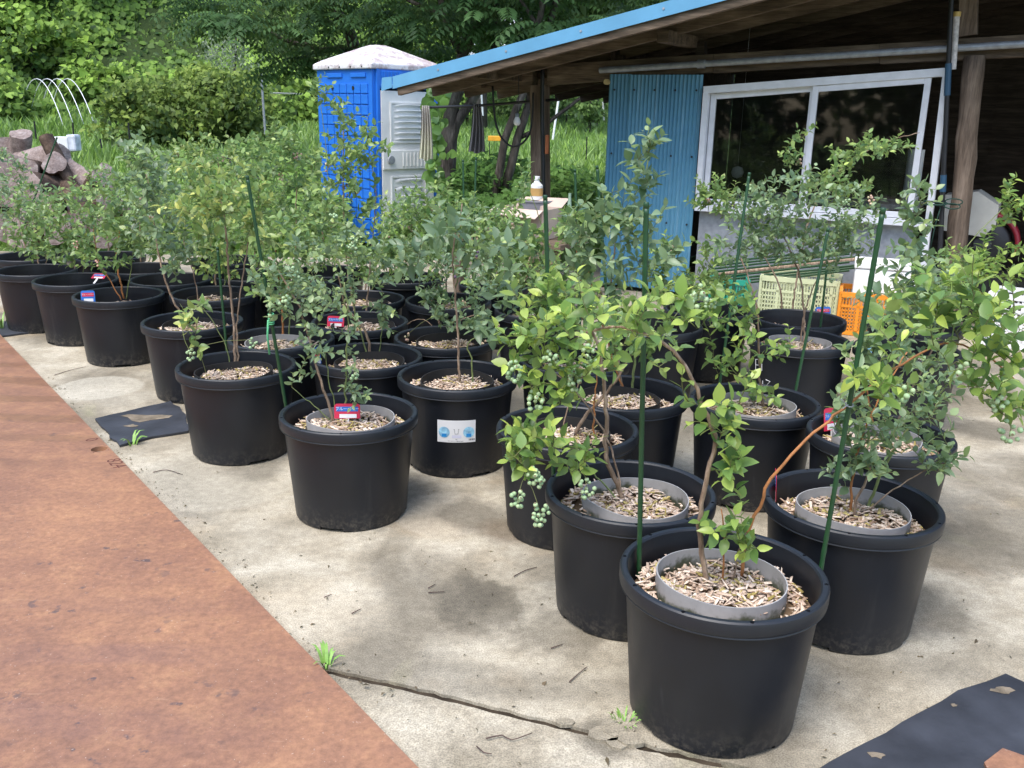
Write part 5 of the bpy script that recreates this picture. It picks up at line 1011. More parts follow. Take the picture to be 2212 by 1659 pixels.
# ------------------------------------------------------------------ the potted blueberries: position, collar, bush
def rim(px, py): p = onz(px, py, HP); return (p.x, p.y)
POS = dict(P1=(.523, 2.037), P2=(.993, 2.485), P3=(.355, 2.528), P4=(.212, 3.107), P5=(-.230, 3.723), P6=(-.591, 3.199), P7=(-1.173, 3.817), P8=(-1.641, 4.624), P9=(-2.283, 5.265), P13=(-.628, 4.024), P14=(-.351, 4.359), P21=(.945, 3.445), P22=(1.299, 3.092), P23=(1.429, 4.508), P24=(1.548, 5.015),
           P10=rim(163, 600), P11=rim(83, 583), P12=rim(65, 552), b1=rim(235, 552), b2=rim(304, 580), b3=rim(370, 600), b4=rim(468, 632), b5=rim(605, 735), b6=rim(490, 560), P15=rim(765, 695), c1=rim(785, 643), c2=rim(965, 648), c3=rim(1165, 668), P25=rim(1415, 700), P26=rim(1540, 668), P27=rim(1240, 775), P20=rim(1360, 850), P28=rim(1960, 752), P29=rim(1975, 700), d1=rim(548, 592), d2=rim(640, 620), e1=rim(700, 585), e2=rim(875, 598), e3=rim(1075, 612))
FIX = {'P1', 'P2', 'P3', 'P6', 'P7', 'P5', 'P9', 'P22', 'P21'}
for _ in range(80):
    ks = list(POS)
    for i, a in enumerate(ks):
        for b in ks[i + 1:]:
            dx, dy = POS[b][0] - POS[a][0], POS[b][1] - POS[a][1]; dd = math.hypot(dx, dy)
            if dd < .504:
                s = (.504 - dd) / dd; wa, wb = (.15 if a in FIX else 1.), (.15 if b in FIX else 1.); t = wa + wb
                POS[a] = (POS[a][0] - dx * s * wa / t, POS[a][1] - dy * s * wa / t); POS[b] = (POS[b][0] + dx * s * wb / t, POS[b][1] + dy * s * wb / t)
BR, GR, ORG = 'cane_br', 'cane_gr', 'cane_or'
STKPT = []
GRP = 'potted blueberry bushes standing on the concrete'
# key: collar, label, canes, blobs, keyword options
SP = {}
SP['P1'] = ('g', 'blueberry in black pot, grey collar, between the two tallest green stakes', [
    ([(1527, 1268), (1514, 1180), (1512, 1110), (1530, 1020), (1545, 960), (1520, 880), (1480, 790), (1440, 745), (1395, 720), (1330, 706), (1265, 720)], .0075, .003, BR), ([(1560, 1262), (1566, 1180), (1558, 1100)], .003, .0015, ORG),
    ([(1600, 1250), (1612, 1160), (1640, 1095), (1665, 1035), (1740, 950), (1835, 872), (1930, 800), (2040, 742), (2120, 762), (2190, 815)], .0048, .002, ORG), ([(1580, 1262), (1592, 1200), (1612, 1150)], .0028, .0014, BR)],
    [(1605, 1165, 48, 44, 5), (1530, 1130, 36, 34, 2), (1575, 1030, 36, 50, 4), (1570, 950, 45, 40, 3), (1500, 900, 36, 40, 2), (1580, 880, 45, 50, 3), (1340, 700, 100, 60, 10, -.04), (1440, 660, 70, 50, 6), (1990, 720, 150, 90, 15, .05), (2120, 690, 110, 90, 13), (2150, 810, 80, 70, 11), (1890, 830, 75, 50, 7), (2050, 640, 90, 60, 6), (2190, 900, 40, 40, 4)],
    dict(leaf=.044, pal='lime', young=.7, nind=290, berries=[(2160, 872, -.04, 9, 'green'), (2182, 935, -.03, 10, 'green'), (2080, 800, -.05, 3, 'green'), (1960, 850, -.05, 5, 'green'), (1510, 640, .1, 8, 'green')]))
SP['P2'] = ('g', 'blueberry with small bluish leaves, grey collar and red tag on the pot edge', [
    ([(1835, 1118), (1842, 1040), (1860, 950), (1900, 860), (1960, 760)], .0042, .0018, ORG), ([(1872, 1112), (1900, 1030), (1960, 930), (2030, 850), (2090, 800)], .005, .002, GR), ([(1845, 1122), (1850, 1080), (1872, 1035), (1880, 1010)], .005, .003, BR), ([(1858, 1116), (1930, 1060), (2010, 1010), (2060, 1000)], .0028, .0013, BR)],
    [(1900, 980, 80, 60, 11), (1960, 900, 100, 70, 14), (2030, 1010, 50, 35, 6), (1850, 900, 70, 60, 9), (1800, 1035, 45, 35, 3), (2020, 840, 80, 60, 8)], dict(nmul=1.45, leaf=.034, pal='blue', young=.35, nind=290))
SP['P3'] = ('g', 'blueberry hung with many green berry clusters, grey collar, crooked bare trunk', [
    ([(1350, 1085), (1326, 1030), (1308, 985), (1311, 900), (1305, 820), (1290, 740), (1255, 680)], .0085, .004, BR), ([(1340, 1088), (1300, 1040), (1235, 975), (1165, 960)], .003, .0016, GR), ([(1345, 1086), (1318, 960), (1240, 840), (1170, 790)], .0035, .0018, BR)],
    [(1180, 690, 100, 65, 15, -.02), (1250, 650, 85, 60, 11), (1150, 760, 75, 50, 10, -.05), (1265, 780, 85, 55, 10, -.08), (1180, 840, 65, 45, 6, -.06), (1175, 955, 85, 50, 14, -.1), (1118, 1000, 40, 36, 6, -.12), (1235, 1000, 50, 36, 5, -.1)],
    dict(leaf=.045, pal='lime', young=.75, nind=290, berries=[(1159, 1031, -0.17, 16, 'green'), (1166, 1112, -0.17, 20, 'green'), (1119, 1081, -0.17, 12, 'green'), (1266, 1056, -0.15, 13, 'green'), (1156, 869, -0.13, 16, 'green'), (1241, 816, -0.13, 16, 'green'), (1112, 803, -0.11, 15, 'green'), (1272, 769, -0.13, 14, 'green'), (1190, 772, -0.13, 10, 'green'), (1205, 720, -0.10, 9, 'green')]))
SP['P4'] = ('k', 'blueberry with a forked pale trunk and black collar behind the berry-laden bush', [([(1240, 945), (1262, 900), (1302, 858), (1345, 800), (1370, 740)], .0075, .003, BR), ([(1283, 950), (1283, 880), (1290, 800)], .004, .002, ORG), ([(1215, 935), (1225, 890), (1262, 800)], .003, .0015, BR)],
    [(1310, 760, 90, 70, 10), (1360, 690, 90, 70, 10, .05), (1230, 860, 35, 25, 2), (1420, 760, 60, 50, 6)], dict(leaf=.045, pal='green', young=.5, nind=200))
SP['P5'] = ('k', 'blueberry with large bluish leaves in the pot bearing a white printed label', [([(992, 832), (990, 760), (985, 660), (977, 560), (985, 500), (1000, 440)], .0058, .0026, BR), ([(1022, 832), (1018, 775), (1010, 742), (1062, 705), (1105, 672)], .0042, .0018, GR)],
    [(930, 520, 85, 40, 6), (990, 480, 75, 45, 8), (1080, 540, 75, 45, 8), (1105, 630, 55, 50, 6), (1055, 715, 45, 36, 4), (890, 560, 40, 40, 3)], dict(leaf=.064, pal='blue', young=.12, nind=290, big=True, dens=.8, berries=[(1025, 553, -.03, 6, 'ripe'), (1047, 562, -.03, 3, 'green'), (980, 598, -.02, 1, 'blue'), (1115, 640, 0, 1, 'blush')]))
SP['P6'] = ('g', 'blueberry with reddish peeling stem, grey collar and large red tag inside', [([(722, 915), (700, 840), (680, 780), (665, 720), (640, 650), (600, 585)], .006, .0025, BR), ([(746, 915), (748, 800), (752, 700), (745, 610)], .0042, .0018, GR), ([(733, 913), (714, 840), (702, 760)], .003, .0014, GR), ([(720, 914), (660, 860), (630, 835)], .0025, .0012, GR)],
    [(640, 660, 75, 50, 12), (590, 610, 70, 50, 10), (680, 740, 48, 36, 6), (765, 862, 50, 28, 6), (700, 640, 55, 50, 8), (640, 820, 36, 20, 2), (755, 760, 30, 60, 4)], dict(leaf=.031, pal='blue', young=.45, nind=290, berries=[(765, 815, -.02, 5, 'green'), (615, 650, -.04, 8, 'green'), (585, 668, -.04, 5, 'green'), (640, 590, -.02, 5, 'green')]))
SP['P7'] = ('k', 'blueberry with golden young leaves and drooping berry shoots over its rim', [([(508, 792), (505, 700), (495, 600), (488, 500), (470, 395)], .0065, .003, BR), ([(500, 795), (482, 735), (440, 668), (402, 665), (395, 720), (425, 790), (448, 822)], .0026, .0012, GR), ([(515, 792), (512, 690), (530, 560), (545, 470)], .0045, .002, BR)],
    [(470, 390, 95, 60, 16), (420, 440, 75, 50, 12), (520, 430, 65, 60, 12), (470, 500, 85, 45, 9), (395, 690, 30, 40, 4, -.12), (432, 750, 26, 26, 2, -.15), (560, 500, 60, 50, 8)], dict(leaf=.043, pal='gold', young=.7, nind=290, berries=[(452, 838, -.16, 12, 'green'), (410, 768, -.14, 9, 'green'), (545, 740, -.05, 7, 'green')]))
SP['P8'] = ('k', 'blueberry with a leaning slender trunk and one pale stake of bark, black collar', [([(400, 690), (370, 640), (345, 560), (330, 450), (316, 375)], .006, .003, BR), ([(428, 690), (425, 620), (395, 520)], .004, .002, BR)], [(320, 390, 65, 65, 14), (340, 480, 75, 60, 12), (390, 560, 55, 50, 8), (300, 325, 55, 36, 8)], dict(leaf=.04, pal='blue', young=.4, nind=120, nauto=4, akind='mix'))
SP['P9'] = ('n', 'blueberry with three bare orange stems and a blue tag on its pot', [([(268, 645), (258, 600), (250, 555), (262, 480)], .006, .0028, ORG), ([(262, 648), (232, 595), (212, 560), (200, 480)], .004, .002, ORG), ([(272, 646), (282, 590), (290, 520)], .0035, .002, GR)], [(230, 455, 105, 75, 26), (225, 540, 85, 45, 12), (300, 500, 50, 50, 6)], dict(leaf=.04, pal='green', young=.3, nind=120, nauto=3, akind='mix'))
SP['P10'] = ('n', 'blueberry in the pot with a red tag lying flat on its edge', [([(165, 602), (158, 560), (140, 480)], .0055, .0028, BR), ([(178, 600), (185, 550), (190, 500)], .003, .0018, GR)], [(150, 465, 85, 70, 24), (140, 540, 65, 40, 10)], dict(leaf=.04, pal='green', young=.3, nind=100))
SP['P11'] = ('n', 'blueberry with a short pale trunk in the pot next to the flat red tag', [([(85, 585), (80, 540), (70, 460)], .006, .003, BR), ([(98, 584), (102, 540)], .003, .0018, BR)], [(70, 455, 85, 70, 24), (60, 530, 55, 36, 8)], dict(leaf=.04, pal='green', young=.3, nind=100))
SP['P12'] = ('n', 'blueberry in the last pot of the row nearest the log pile', [([(60, 552), (45, 490), (30, 420)], .006, .003, BR)], [(30, 420, 65, 65, 18), (10, 360, 50, 40, 8), (60, 480, 60, 40, 8)], dict(leaf=.038, pal='blue', young=.4, nind=70))
def auto(key, collar, label, cpx, blobs, pal='green', cm=BR, **kw):
    bx, by = cpx; tx, ty = blobs[0][0], blobs[0][1]; c = [([(bx, by), (bx + (tx - bx) * .25, by + (ty - by) * .45), (tx, ty)], .006, .0028, cm), ([(bx + 12, by), (bx + 18 + (blobs[-1][0] - bx) * .4, by + (blobs[-1][1] - by) * .6), (blobs[-1][0], blobs[-1][1])], .0045, .002, GR)]
    o = dict(leaf=.04, pal=pal, young=.4, nind=70); o.update(kw); SP[key] = (collar, label, c, blobs, o)
auto('b1', 'n', 'blueberry in a pot right in front of the fallen logs', (235, 555), [(225, 420, 80, 60, 18), (250, 480, 60, 50, 12)], 'green')
auto('b2', 'n', 'blueberry in a pot behind the bush with orange stems', (304, 582), [(300, 420, 80, 75, 20), (320, 510, 70, 50, 12)], 'blue')
auto('b3', 'n', 'dense blueberry with a thin pale stem behind the leaning slender trunk', (370, 602), [(385, 430, 80, 75, 22), (370, 520, 70, 55, 14)], 'green', nauto=3, akind='mix')
auto('b4', 'k', 'dense blueberry directly behind the bush with golden young leaves', (468, 634), [(445, 480, 75, 70, 18), (470, 570, 65, 36, 13)], 'gold', young=.5)
auto('b5', 'g', 'blueberry with orange stem and grey collar behind the reddish peeling stem', (612, 737), [(592, 520, 85, 65, 18), (600, 610, 75, 45, 15)], 'green', ORG, nauto=4, nind=150)
auto('b6', 'n', 'bushy blueberry at the edge of the weeds behind the golden leaves', (490, 562), [(470, 340, 95, 50, 22), (500, 430, 75, 55, 16), (400, 350, 60, 50, 12)], 'gold', nauto=3, akind='blush')
auto('d1', 'n', 'bushy blueberry at the back beside the tall shoots against the toilet', (548, 594), [(560, 420, 75, 70, 18), (545, 500, 70, 50, 13), (545, 335, 60, 45, 13)], 'green', nauto=3, akind='mix')
auto('d2', 'n', 'blueberry with arching shoots just before the blue toilet wall corner', (640, 622), [(640, 370, 70, 65, 22), (600, 300, 55, 36, 10), (650, 470, 75, 55, 20), (660, 550, 60, 45, 12)], 'green', nauto=4, akind='blush')
auto('e1', 'n', 'bushy blueberry hard against the blue toilet wall', (702, 588), [(690, 450, 75, 60, 18), (700, 530, 70, 45, 14)], 'green', nauto=4, akind='blush')
auto('e2', 'n', 'leafy blueberry at the back below the toilet door', (877, 600), [(870, 450, 60, 50, 14), (890, 530, 75, 50, 16)], 'green', nauto=5, akind='mix')
auto('e3', 'n', 'leafy blueberry at the back beside the cardboard box', (1077, 614), [(1040, 480, 60, 45, 12), (1075, 540, 75, 45, 16)], 'blue', nauto=5, akind='blush')
SP['P15'] = ('k', 'tall blueberry with upright shoots rising before the blue toilet wall, red tag in pot', [([(770, 697), (748, 560), (742, 420), (742, 290), (738, 215)], .006, .0022, BR), ([(790, 695), (800, 560), (812, 430), (800, 330)], .005, .002, BR), ([(760, 697), (720, 500), (705, 330), (690, 200)], .0035, .0016, GR)], [(742, 330, 60, 50, 12), (738, 255, 26, 40, 5), (695, 205, 28, 28, 4), (795, 320, 45, 45, 9), (740, 430, 85, 50, 16), (760, 530, 85, 50, 14)], dict(leaf=.041, pal='green', young=.5, nind=150, nauto=4, akind='blush'))
SP['P13'] = ('k', 'blueberry with curved brown trunk and black collar beside the labelled pot', [([(800, 774), (795, 730), (772, 690), (745, 658), (730, 590)], .0072, .003, BR), ([(818, 772), (828, 700), (835, 660)], .003, .0015, GR), ([(795, 775), (762, 650), (765, 560)], .004, .002, GR)], [(700, 560, 105, 65, 20), (760, 520, 75, 50, 12), (735, 640, 65, 36, 8), (830, 690, 36, 45, 6), (850, 590, 60, 50, 10), (650, 620, 60, 50, 9)], dict(leaf=.035, pal='blue', young=.5, nind=220, berries=[(763, 530, -.08, 16, 'green'), (720, 470, 0, 6, 'green'), (690, 620, -.05, 7, 'green')]))
SP['P14'] = ('k', 'low blueberry with twisted stem and pinkish berries behind the labelled pot', [([(955, 724), (948, 690), (935, 655), (905, 620)], .0065, .0028, BR), ([(968, 722), (1000, 690), (1050, 672)], .0045, .002, BR), ([(950, 726), (915, 690), (880, 700), (872, 725)], .0022, .0012, BR)], [(1000, 680, 85, 40, 14), (932, 640, 36, 32, 6), (930, 560, 75, 50, 10), (1040, 600, 65, 50, 8)], dict(leaf=.037, pal='blue', young=.25, nind=180, berries=[(880, 728, -.1, 6, 'blush'), (1045, 742, -.05, 6, 'blush'), (1075, 705, -.05, 5, 'blush'), (1000, 655, 0, 4, 'blush')]))
auto('c1', 'k', 'blueberry with whitish pink berries just before the toilet door', (785, 646), [(850, 480, 55, 50, 12), (870, 560, 60, 50, 14), (810, 570, 60, 50, 14)], 'green', nauto=6, akind='blush')
auto('c2', 'k', 'blueberry with pink and blue berries before the hanging towels', (965, 650), [(950, 440, 80, 50, 18), (900, 510, 65, 50, 14), (960, 560, 80, 50, 16), (1010, 480, 60, 50, 12)], 'green', nauto=9, akind='blush')
auto('c3', 'k', 'blueberry with thin tall shoots before the open cardboard box', (1165, 670), [(1110, 480, 50, 55, 9), (1060, 500, 70, 50, 12), (1110, 580, 70, 50, 16), (1050, 600, 60, 40, 9), (1140, 400, 22, 45, 3)], 'green', nauto=7, akind='mix')
SP['P27'] = ('k', 'blueberry with an orange stem between the open cardboard box and blue wall', [([(1222, 777), (1205, 680), (1170, 580), (1150, 500)], .006, .0026, BR), ([(1255, 777), (1262, 660), (1245, 540), (1240, 460)], .004, .002, ORG)], [(1180, 600, 70, 70, 14), (1140, 520, 60, 60, 10), (1245, 630, 55, 50, 9), (1165, 690, 55, 40, 6), (1240, 500, 50, 60, 8)], dict(leaf=.042, pal='green', young=.4, nind=150, nauto=7, akind='blush'))
SP['P20'] = ('k', 'tall blueberry with large bluish leaves before the corrugated blue wall', [([(1345, 852), (1330, 740), (1318, 640), (1330, 520)], .006, .003, BR), ([(1365, 852), (1375, 740), (1397, 620), (1390, 480), (1402, 330)], .006, .0025, GR), ([(1350, 854), (1300, 700), (1265, 560)], .0045, .002, ORG)],
    [(1300, 560, 90, 80, 13), (1370, 470, 80, 70, 13), (1390, 380, 45, 40, 6), (1290, 470, 70, 45, 8), (1235, 530, 60, 60, 6), (1420, 570, 60, 60, 6), (1403, 320, 20, 16, 3), (1320, 680, 80, 50, 8)], dict(nmul=1.45, leaf=.052, pal='blue', young=.3, nind=280, big=True, berries=[(1450, 545, -.02, 7, 'ripe'), (1240, 605, 0, 6, 'blush'), (1300, 640, 0, 8, 'blush'), (1500, 640, -.1, 7, 'green')]))
auto('P25', 'n', 'blueberry in a pot with pale stones between the blue wall and green crate', (1415, 702), [(1450, 610, 55, 55, 12), (1410, 560, 50, 50, 8), (1490, 640, 50, 50, 8)], 'green', nauto=3)
auto('P26', 'n', 'small leafy blueberry in the pot next to the green crate, pink tag', (1540, 670), [(1545, 620, 40, 30, 10), (1525, 560, 55, 45, 8)], 'green', young=.5)
SP['P21'] = ('g', 'blueberry with a tall bare pale stem and grey collar amid leaning stakes', [([(1650, 882), (1640, 800), (1638, 700), (1630, 640), (1600, 560)], .0055, .0026, BR), ([(1632, 880), (1610, 830), (1575, 790)], .003, .0015, GR)], [(1645, 755, 75, 30, 6), (1570, 795, 55, 34, 6, -.05), (1662, 850, 45, 25, 5), (1560, 640, 75, 50, 9), (1600, 700, 55, 45, 6), (1520, 690, 60, 50, 8)], dict(leaf=.044, pal='lime', young=.45, nind=240, berries=[(1535, 660, -.1, 8, 'green')]))
SP['P22'] = ('g', 'blueberry with upright bluish shoots and a tall red tag at its collar', [([(1900, 937), (1930, 800), (1960, 650), (1975, 540)], .005, .002, GR), ([(1925, 940), (2000, 780), (2080, 640)], .0045, .002, BR), ([(1890, 938), (1870, 830), (1850, 740)], .004, .0018, ORG)], [(1965, 560, 60, 60, 9), (1930, 660, 80, 60, 13), (2040, 640, 75, 60, 12), (1870, 760, 55, 50, 8), (1985, 450, 45, 60, 6), (1990, 760, 70, 60, 9)], dict(nmul=1.45, leaf=.043, pal='blue', young=.5, nind=280, nauto=4))
SP['P23'] = ('g', 'blueberry with slim pale trunk, full of green berries, white marks on pot', [([(1738, 750), (1736, 680), (1730, 610), (1715, 560), (1680, 480)], .006, .003, BR), ([(1730, 750), (1735, 690), (1770, 590), (1830, 500)], .004, .002, BR)], [(1720, 520, 105, 50, 16), (1640, 470, 85, 50, 14), (1800, 520, 90, 55, 14), (1700, 420, 130, 46, 14), (1600, 520, 70, 50, 8), (1850, 450, 70, 50, 8)], dict(nmul=1.45, leaf=.036, pal='blue', young=.3, nind=160, berries=[(1742, 562, -.05, 14, 'green'), (1690, 545, -.05, 8, 'green'), (1795, 600, -.03, 7, 'green'), (1882, 432, -.05, 6, 'blush'), (1828, 442, -.05, 8, 'green'), (1620, 400, 0, 6, 'green')]))
SP['P24'] = ('n', 'blueberry arching a long leafy shoot across the sliding window', [([(1690, 682), (1685, 625), (1660, 570), (1600, 480)], .0058, .0028, BR), ([(1710, 682), (1722, 600), (1750, 470), (1800, 380), (1900, 312), (1985, 287)], .006, .0018, BR)], [(1800, 400, 80, 50, 13), (1900, 315, 70, 16, 7), (1718, 325, 24, 45, 4), (1830, 330, 45, 24, 4), (1560, 425, 55, 40, 9), (1520, 430, 36, 30, 4)], dict(nmul=1.45, leaf=.037, pal='green', young=.45, nind=120, nauto=5, akind='mix'))
auto('P28', 'n', 'fine leaved blueberry in a pot with a blue and white label', (1950, 754), [(2000, 620, 55, 50, 13), (1960, 680, 65, 40, 11), (2060, 570, 50, 45, 8)], 'green', leaf=.034, nind=120)
auto('P29', 'n', 'blueberry beside the white lattice crate with shoots across the dark doorway', (1985, 702), [(2090, 600, 60, 50, 10), (2170, 570, 60, 50, 11), (2188, 430, 30, 60, 8)], 'lime', leaf=.044, young=.5, nind=120)
ROOT = {}
for i, (key, (collar, label, canes, blobs, kw)) in enumerate(SP.items()):
    x, y = POS[key]; q = random.Random(i * 7 + 3); root = empty('potted_blueberry', (x, y, 0), label, 'potted plant', GRP); ROOT[key] = root
    o = link(bpy.data.objects.new('pot', POT), root); o.rotation_euler = (0, 0, q.uniform(0, 6.28))
    if collar in 'gk':
        o = link(bpy.data.objects.new('collar', (COL_G if collar == 'g' else COL_K)[i % (3 if collar == 'g' else 2)]), root); o.rotation_euler = (0, 0, q.uniform(0, 6.28)); o.location = (q.uniform(-.018, .018), q.uniform(-.018, .018), q.uniform(-.002, .004)); cl_loc = o.location
    o = link(bpy.data.objects.new('mulch', (MUL_C if collar in 'gk' else MUL_F)[i % 2]), root); o.rotation_euler = (0, 0, q.uniform(0, 6.28)); o['kind'] = 'stuff'
    o.location = (0, 0, (-.03 if collar == 'n' else 0.))
    # canes measured in the picture start at this pot's own soil
    grow(root, (x, y), canes, blobs, 100 + i, **kw)
# ------------------------------------------------------------------ garden stakes
STK = [('P1', (1380, 1250), (1396, 450), .0, 'straight dark green stake in the foremost pot, tied to a bent branch'), ('P1', (1765, 1277), (1906, 462), .0, 'leaning dark green stake in the foremost pot, tied to an orange branch'), ('P3', (1197, 1065), (1178, 432), .0, 'dark green stake among the green berry clusters'), ('P6', (622, 905), (535, 388), -.02, 'leaning green stake with green string tied to it'), ('P7', (490, 760), (470, 540), .05, 'short green stake beside the trunk with golden leaves'), ('P21', (1553, 842), (1618, 380), .15, 'leaning green stake whose top crosses the sliding window'), ('P21', (1714, 868), (1788, 500), .12, 'leaning green stake beside the tall bare pale stem'), ('P23', (1769, 737), (1787, 570), .05, 'thin green stake beside the slim trunk full of green berries'), ('P20', (1325, 840), (1290, 365), .1, 'green stake behind the bluish bush before the corrugated wall'), ('P27', (1255, 768), (1242, 372), .1, 'green stake by the orange stem near the open cardboard box'), ('c2', (1005, 640), (1000, 350), .1, 'thin green stake before the forked tree trunk'), ('c2', (1020, 642), (1028, 345), .12, 'thin green stake before the grey towel'), ('P12', (30, 548), (122, 300), .1, 'thin green stake before the log pile')]
for key, b, tp, dd, lb in STK:
    p = onz(b[0], b[1], .30); t = aty(tp[0], tp[1], p.y + dd); m = MB(); d = (t - p).normalized(); L = (t - p).length
    pts = []; rad = []; n = int(L / .012)
    for i in range(n + 1):
        pts.append(p + d * (L * i / n)); rad.append(.0062 + (.0006 if i % 3 == 0 else 0))
    STKPT.append((p, t)); root = empty('garden_stake', p, lb, 'garden stake', 'green garden stakes in the pots'); m.tube(pts, rad, 8); m.build('rod', MT['stake'], root, smooth='all')
    m = MB(); m.tube([t - d * .001, t + d * .012, t + d * .014], [.0068, .0066, .005], 8); m.build('end_cap', MT['stake'], root, smooth='all')
# ------------------------------------------------------------------ plant tags
MT['tag_red'] = simple('red_tag', (.62, .03, .08), .4, var=.08); MT['tag_blue'] = simple('blue_tag', (.03, .16, .55), .4, var=.08); MT['tag_white'] = simple('white_print', (.80, .80, .80), .5, var=.03); MT['tag_pink'] = simple('pink_tag', (.75, .25, .28), .5)
def plant_tag(px, py, pyb, w, h, face, tilt, label, base='tag_red', z0=.325):
    c = aty(px, py, onz(px, pyb, z0).y); X_ = Vector((math.cos(R(face)), math.sin(R(face)), 0)); up_ = Vector((0, 0, math.cos(R(tilt)))) + Vector((-X_.y, X_.x, 0)) * math.sin(R(tilt)); N_ = X_.cross(up_); N_ = N_ if N_.dot(CAM - c) > 0 else -N_
    root = empty('plant_tag', c - up_ * h / 2, label, 'plant tag', 'plant tags in the pots'); r_ = .012; poly = []
    for (cx, cy, a0) in ((w / 2 - r_, h / 2 - r_, 0), (-w / 2 + r_, h / 2 - r_, 90), (-w / 2, -h / 2, None), (w / 2, -h / 2, None)):
        if a0 is None: poly.append((cx, cy))
        else:
            for k in range(5): q = R(a0 + k * 22.5); poly.append((cx + r_ * math.cos(q), cy + r_ * math.sin(q)))
    def P(x, y_, o): return c + X_ * x + up_ * y_ + N_ * o
    m = MB(); m.slab([P(x, y_, 0) for x, y_ in poly], -N_ * .001); m.build('card', MT[base], root)
    def strip(x0, x1, y0, y1, o, mt, nm): m = MB(); m.slab([P(x0, y0, o), P(x1, y0, o), P(x1, y1, o), P(x0, y1, o)], -N_ * .0002); m.build(nm, MT[mt], root)
    strip(-w * .42, w * .42, -h * .02, h * .30, .0006, 'tag_blue' if base == 'tag_red' else 'tag_red', 'print_band'); strip(-w * .30, w * .36, -h * .46, -h * .20, .0006, 'tag_white', 'print_panel')
    me = text_mesh('ブルーベリー', w * .155); me.materials.clear(); me.materials.append(MT['tag_white']); o = bpy.data.objects.new('lettering', me); link(o, root); X2 = X_ if X_.dot(rt) > 0 else -X_
    q = P(0, h * .14, .0012) - Vector(root.location); o.matrix_local = Matrix(((X2.x, up_.x, N_.x, q.x), (X2.y, up_.y, N_.y, q.y), (X2.z, up_.z, N_.z, q.z), (0, 0, 0, 1)))
    m = MB(); m.bar(P(0, -h / 2, -.0005), P(0, -h / 2 - .05, -.0005), .012, .0012, upv=N_); m.build('spike', MT['tag_white'], root)
def py_(k): return POS[k][1]
plant_tag(750, 888, 914, .095, .055, 4, 12, 'red blueberry tag inside the grey collar behind reddish stems')
plant_tag(1797, 905, 934, .075, .085, 25, 10, 'red blueberry tag standing beside the grey collar at the leaning stake')
plant_tag(1675, 1046, 1078, .07, .085, 78, 4, 'red blueberry tag seen edge-on at the rim of the bluish small-leaved bush')
plant_tag(725, 694, 712, .09, .055, -5, 15, 'red blueberry tag leaning in the black collar of the tall bush')
plant_tag(214, 596, 603, .085, .05, -6, 62, 'red blueberry tag lying back on the pot edge', z0=.392)
plant_tag(190, 640, 660, .075, .065, 15, 10, 'blue tag at the edge of the pot with orange stems', 'tag_blue')
plant_tag(1778, 674, 691, .095, .06, 12, 12, 'blue tag inside the pot beside the orange crate', 'tag_blue')
plant_tag(686, 769, 792, .05, .08, 70, 5, 'blue tag seen edge-on in the pot with curved trunk', 'tag_blue')
plant_tag(1487, 672, 690, .05, .06, 10, 10, 'pink tag in the pot beside the green crate', 'tag_pink')
# ------------------------------------------------------------------ printed label on the pot in the middle row, writing on pots
def on_pot(key, px, py_c, s, t, off=.0012):
    """s metres round the pot, t metres up, from the point seen at (px, py_c)"""
    x, y = POS[key]; 
    r_ = ray(px, py_c); lo_, hi_ = .5, 12.
    def f(k):
        p = CAM + r_ * k; R_ = .2045 + (.2325 - .2045) * min(max(p.z, 0), .3395) / .3395; return math.hypot(p.x - x, p.y - y) - R_
    k = max(0.5, math.hypot(x, y) - .45); 
    while f(k) > 0 and k < 12: k += .002
    p = CAM + r_ * k; a = math.atan2(p.y - y, p.x - x) ; z = p.z + t; R_ = .2045 + (.028) * z / .3395 + off; a2 = a + s / R_
    return Vector((x + R_ * math.cos(a2), y + R_ * math.sin(a2), z))
def curved(key, px, py, s0, s1, t0, t1, mt, name, parent, off, n=10):
    m = MB(); vs = []
    for i in range(n + 1):
        for t in (t0, t1): vs.append(on_pot(key, px, py, s0 + (s1 - s0) * i / n, t, off))
    m.add(vs, [(2 * i, 2 * i + 2, 2 * i + 3, 2 * i + 1) for i in range(n)]); return m.build(name, MT[mt], parent, smooth='all')
LK, lx, ly = 'P5', 986, 932
PRM = dict(key=LK, px=lx, py=ly)
MT['sky_print'] = simple('light_blue_print', (.30, .58, .85), .5, var=.4, scale=60); MT['pot_print'] = simple('mid_blue_print', (.02, .25, .62), .5); MT['lilac'] = simple('lilac_print', (.62, .62, .74), .5); MT['ink'] = simple('grey_ink', (.10, .10, .12), .6)
lab_ = curved(LK, lx, ly, -.078, .078, -.048, .048, 'tag_white', 'printed_label', ROOT[LK], .0015, 16)
def blob(cs, ct, rs, rt_, mt, nm, off, n=18, lo=None):
    m = MB(); m.add([on_pot(LK, lx, ly, cs, ct, off)] + [on_pot(LK, lx, ly, cs + rs * math.cos(6.28318 * k / n), ct + rt_ * math.sin(6.28318 * k / n), off) for k in range(n)], [(0, 1 + k, 1 + (k + 1) % n) for k in range(n)]); m.build(nm, MT[mt], lab_)
blob(-.050, -.004, .023, .024, 'sky_print', 'picture', .0022); blob(.050, -.004, .023, .024, 'sky_print', 'picture', .0022)
for cs in (-.050, .050): curved(LK, lx, ly, cs - .010, cs + .010, -.024, -.010, 'pot_print', 'pot_picture', lab_, .0028, 3)
curved(LK, lx, ly, -.018, .020, -.028, -.016, 'lilac', 'text_block', lab_, .0022, 3)
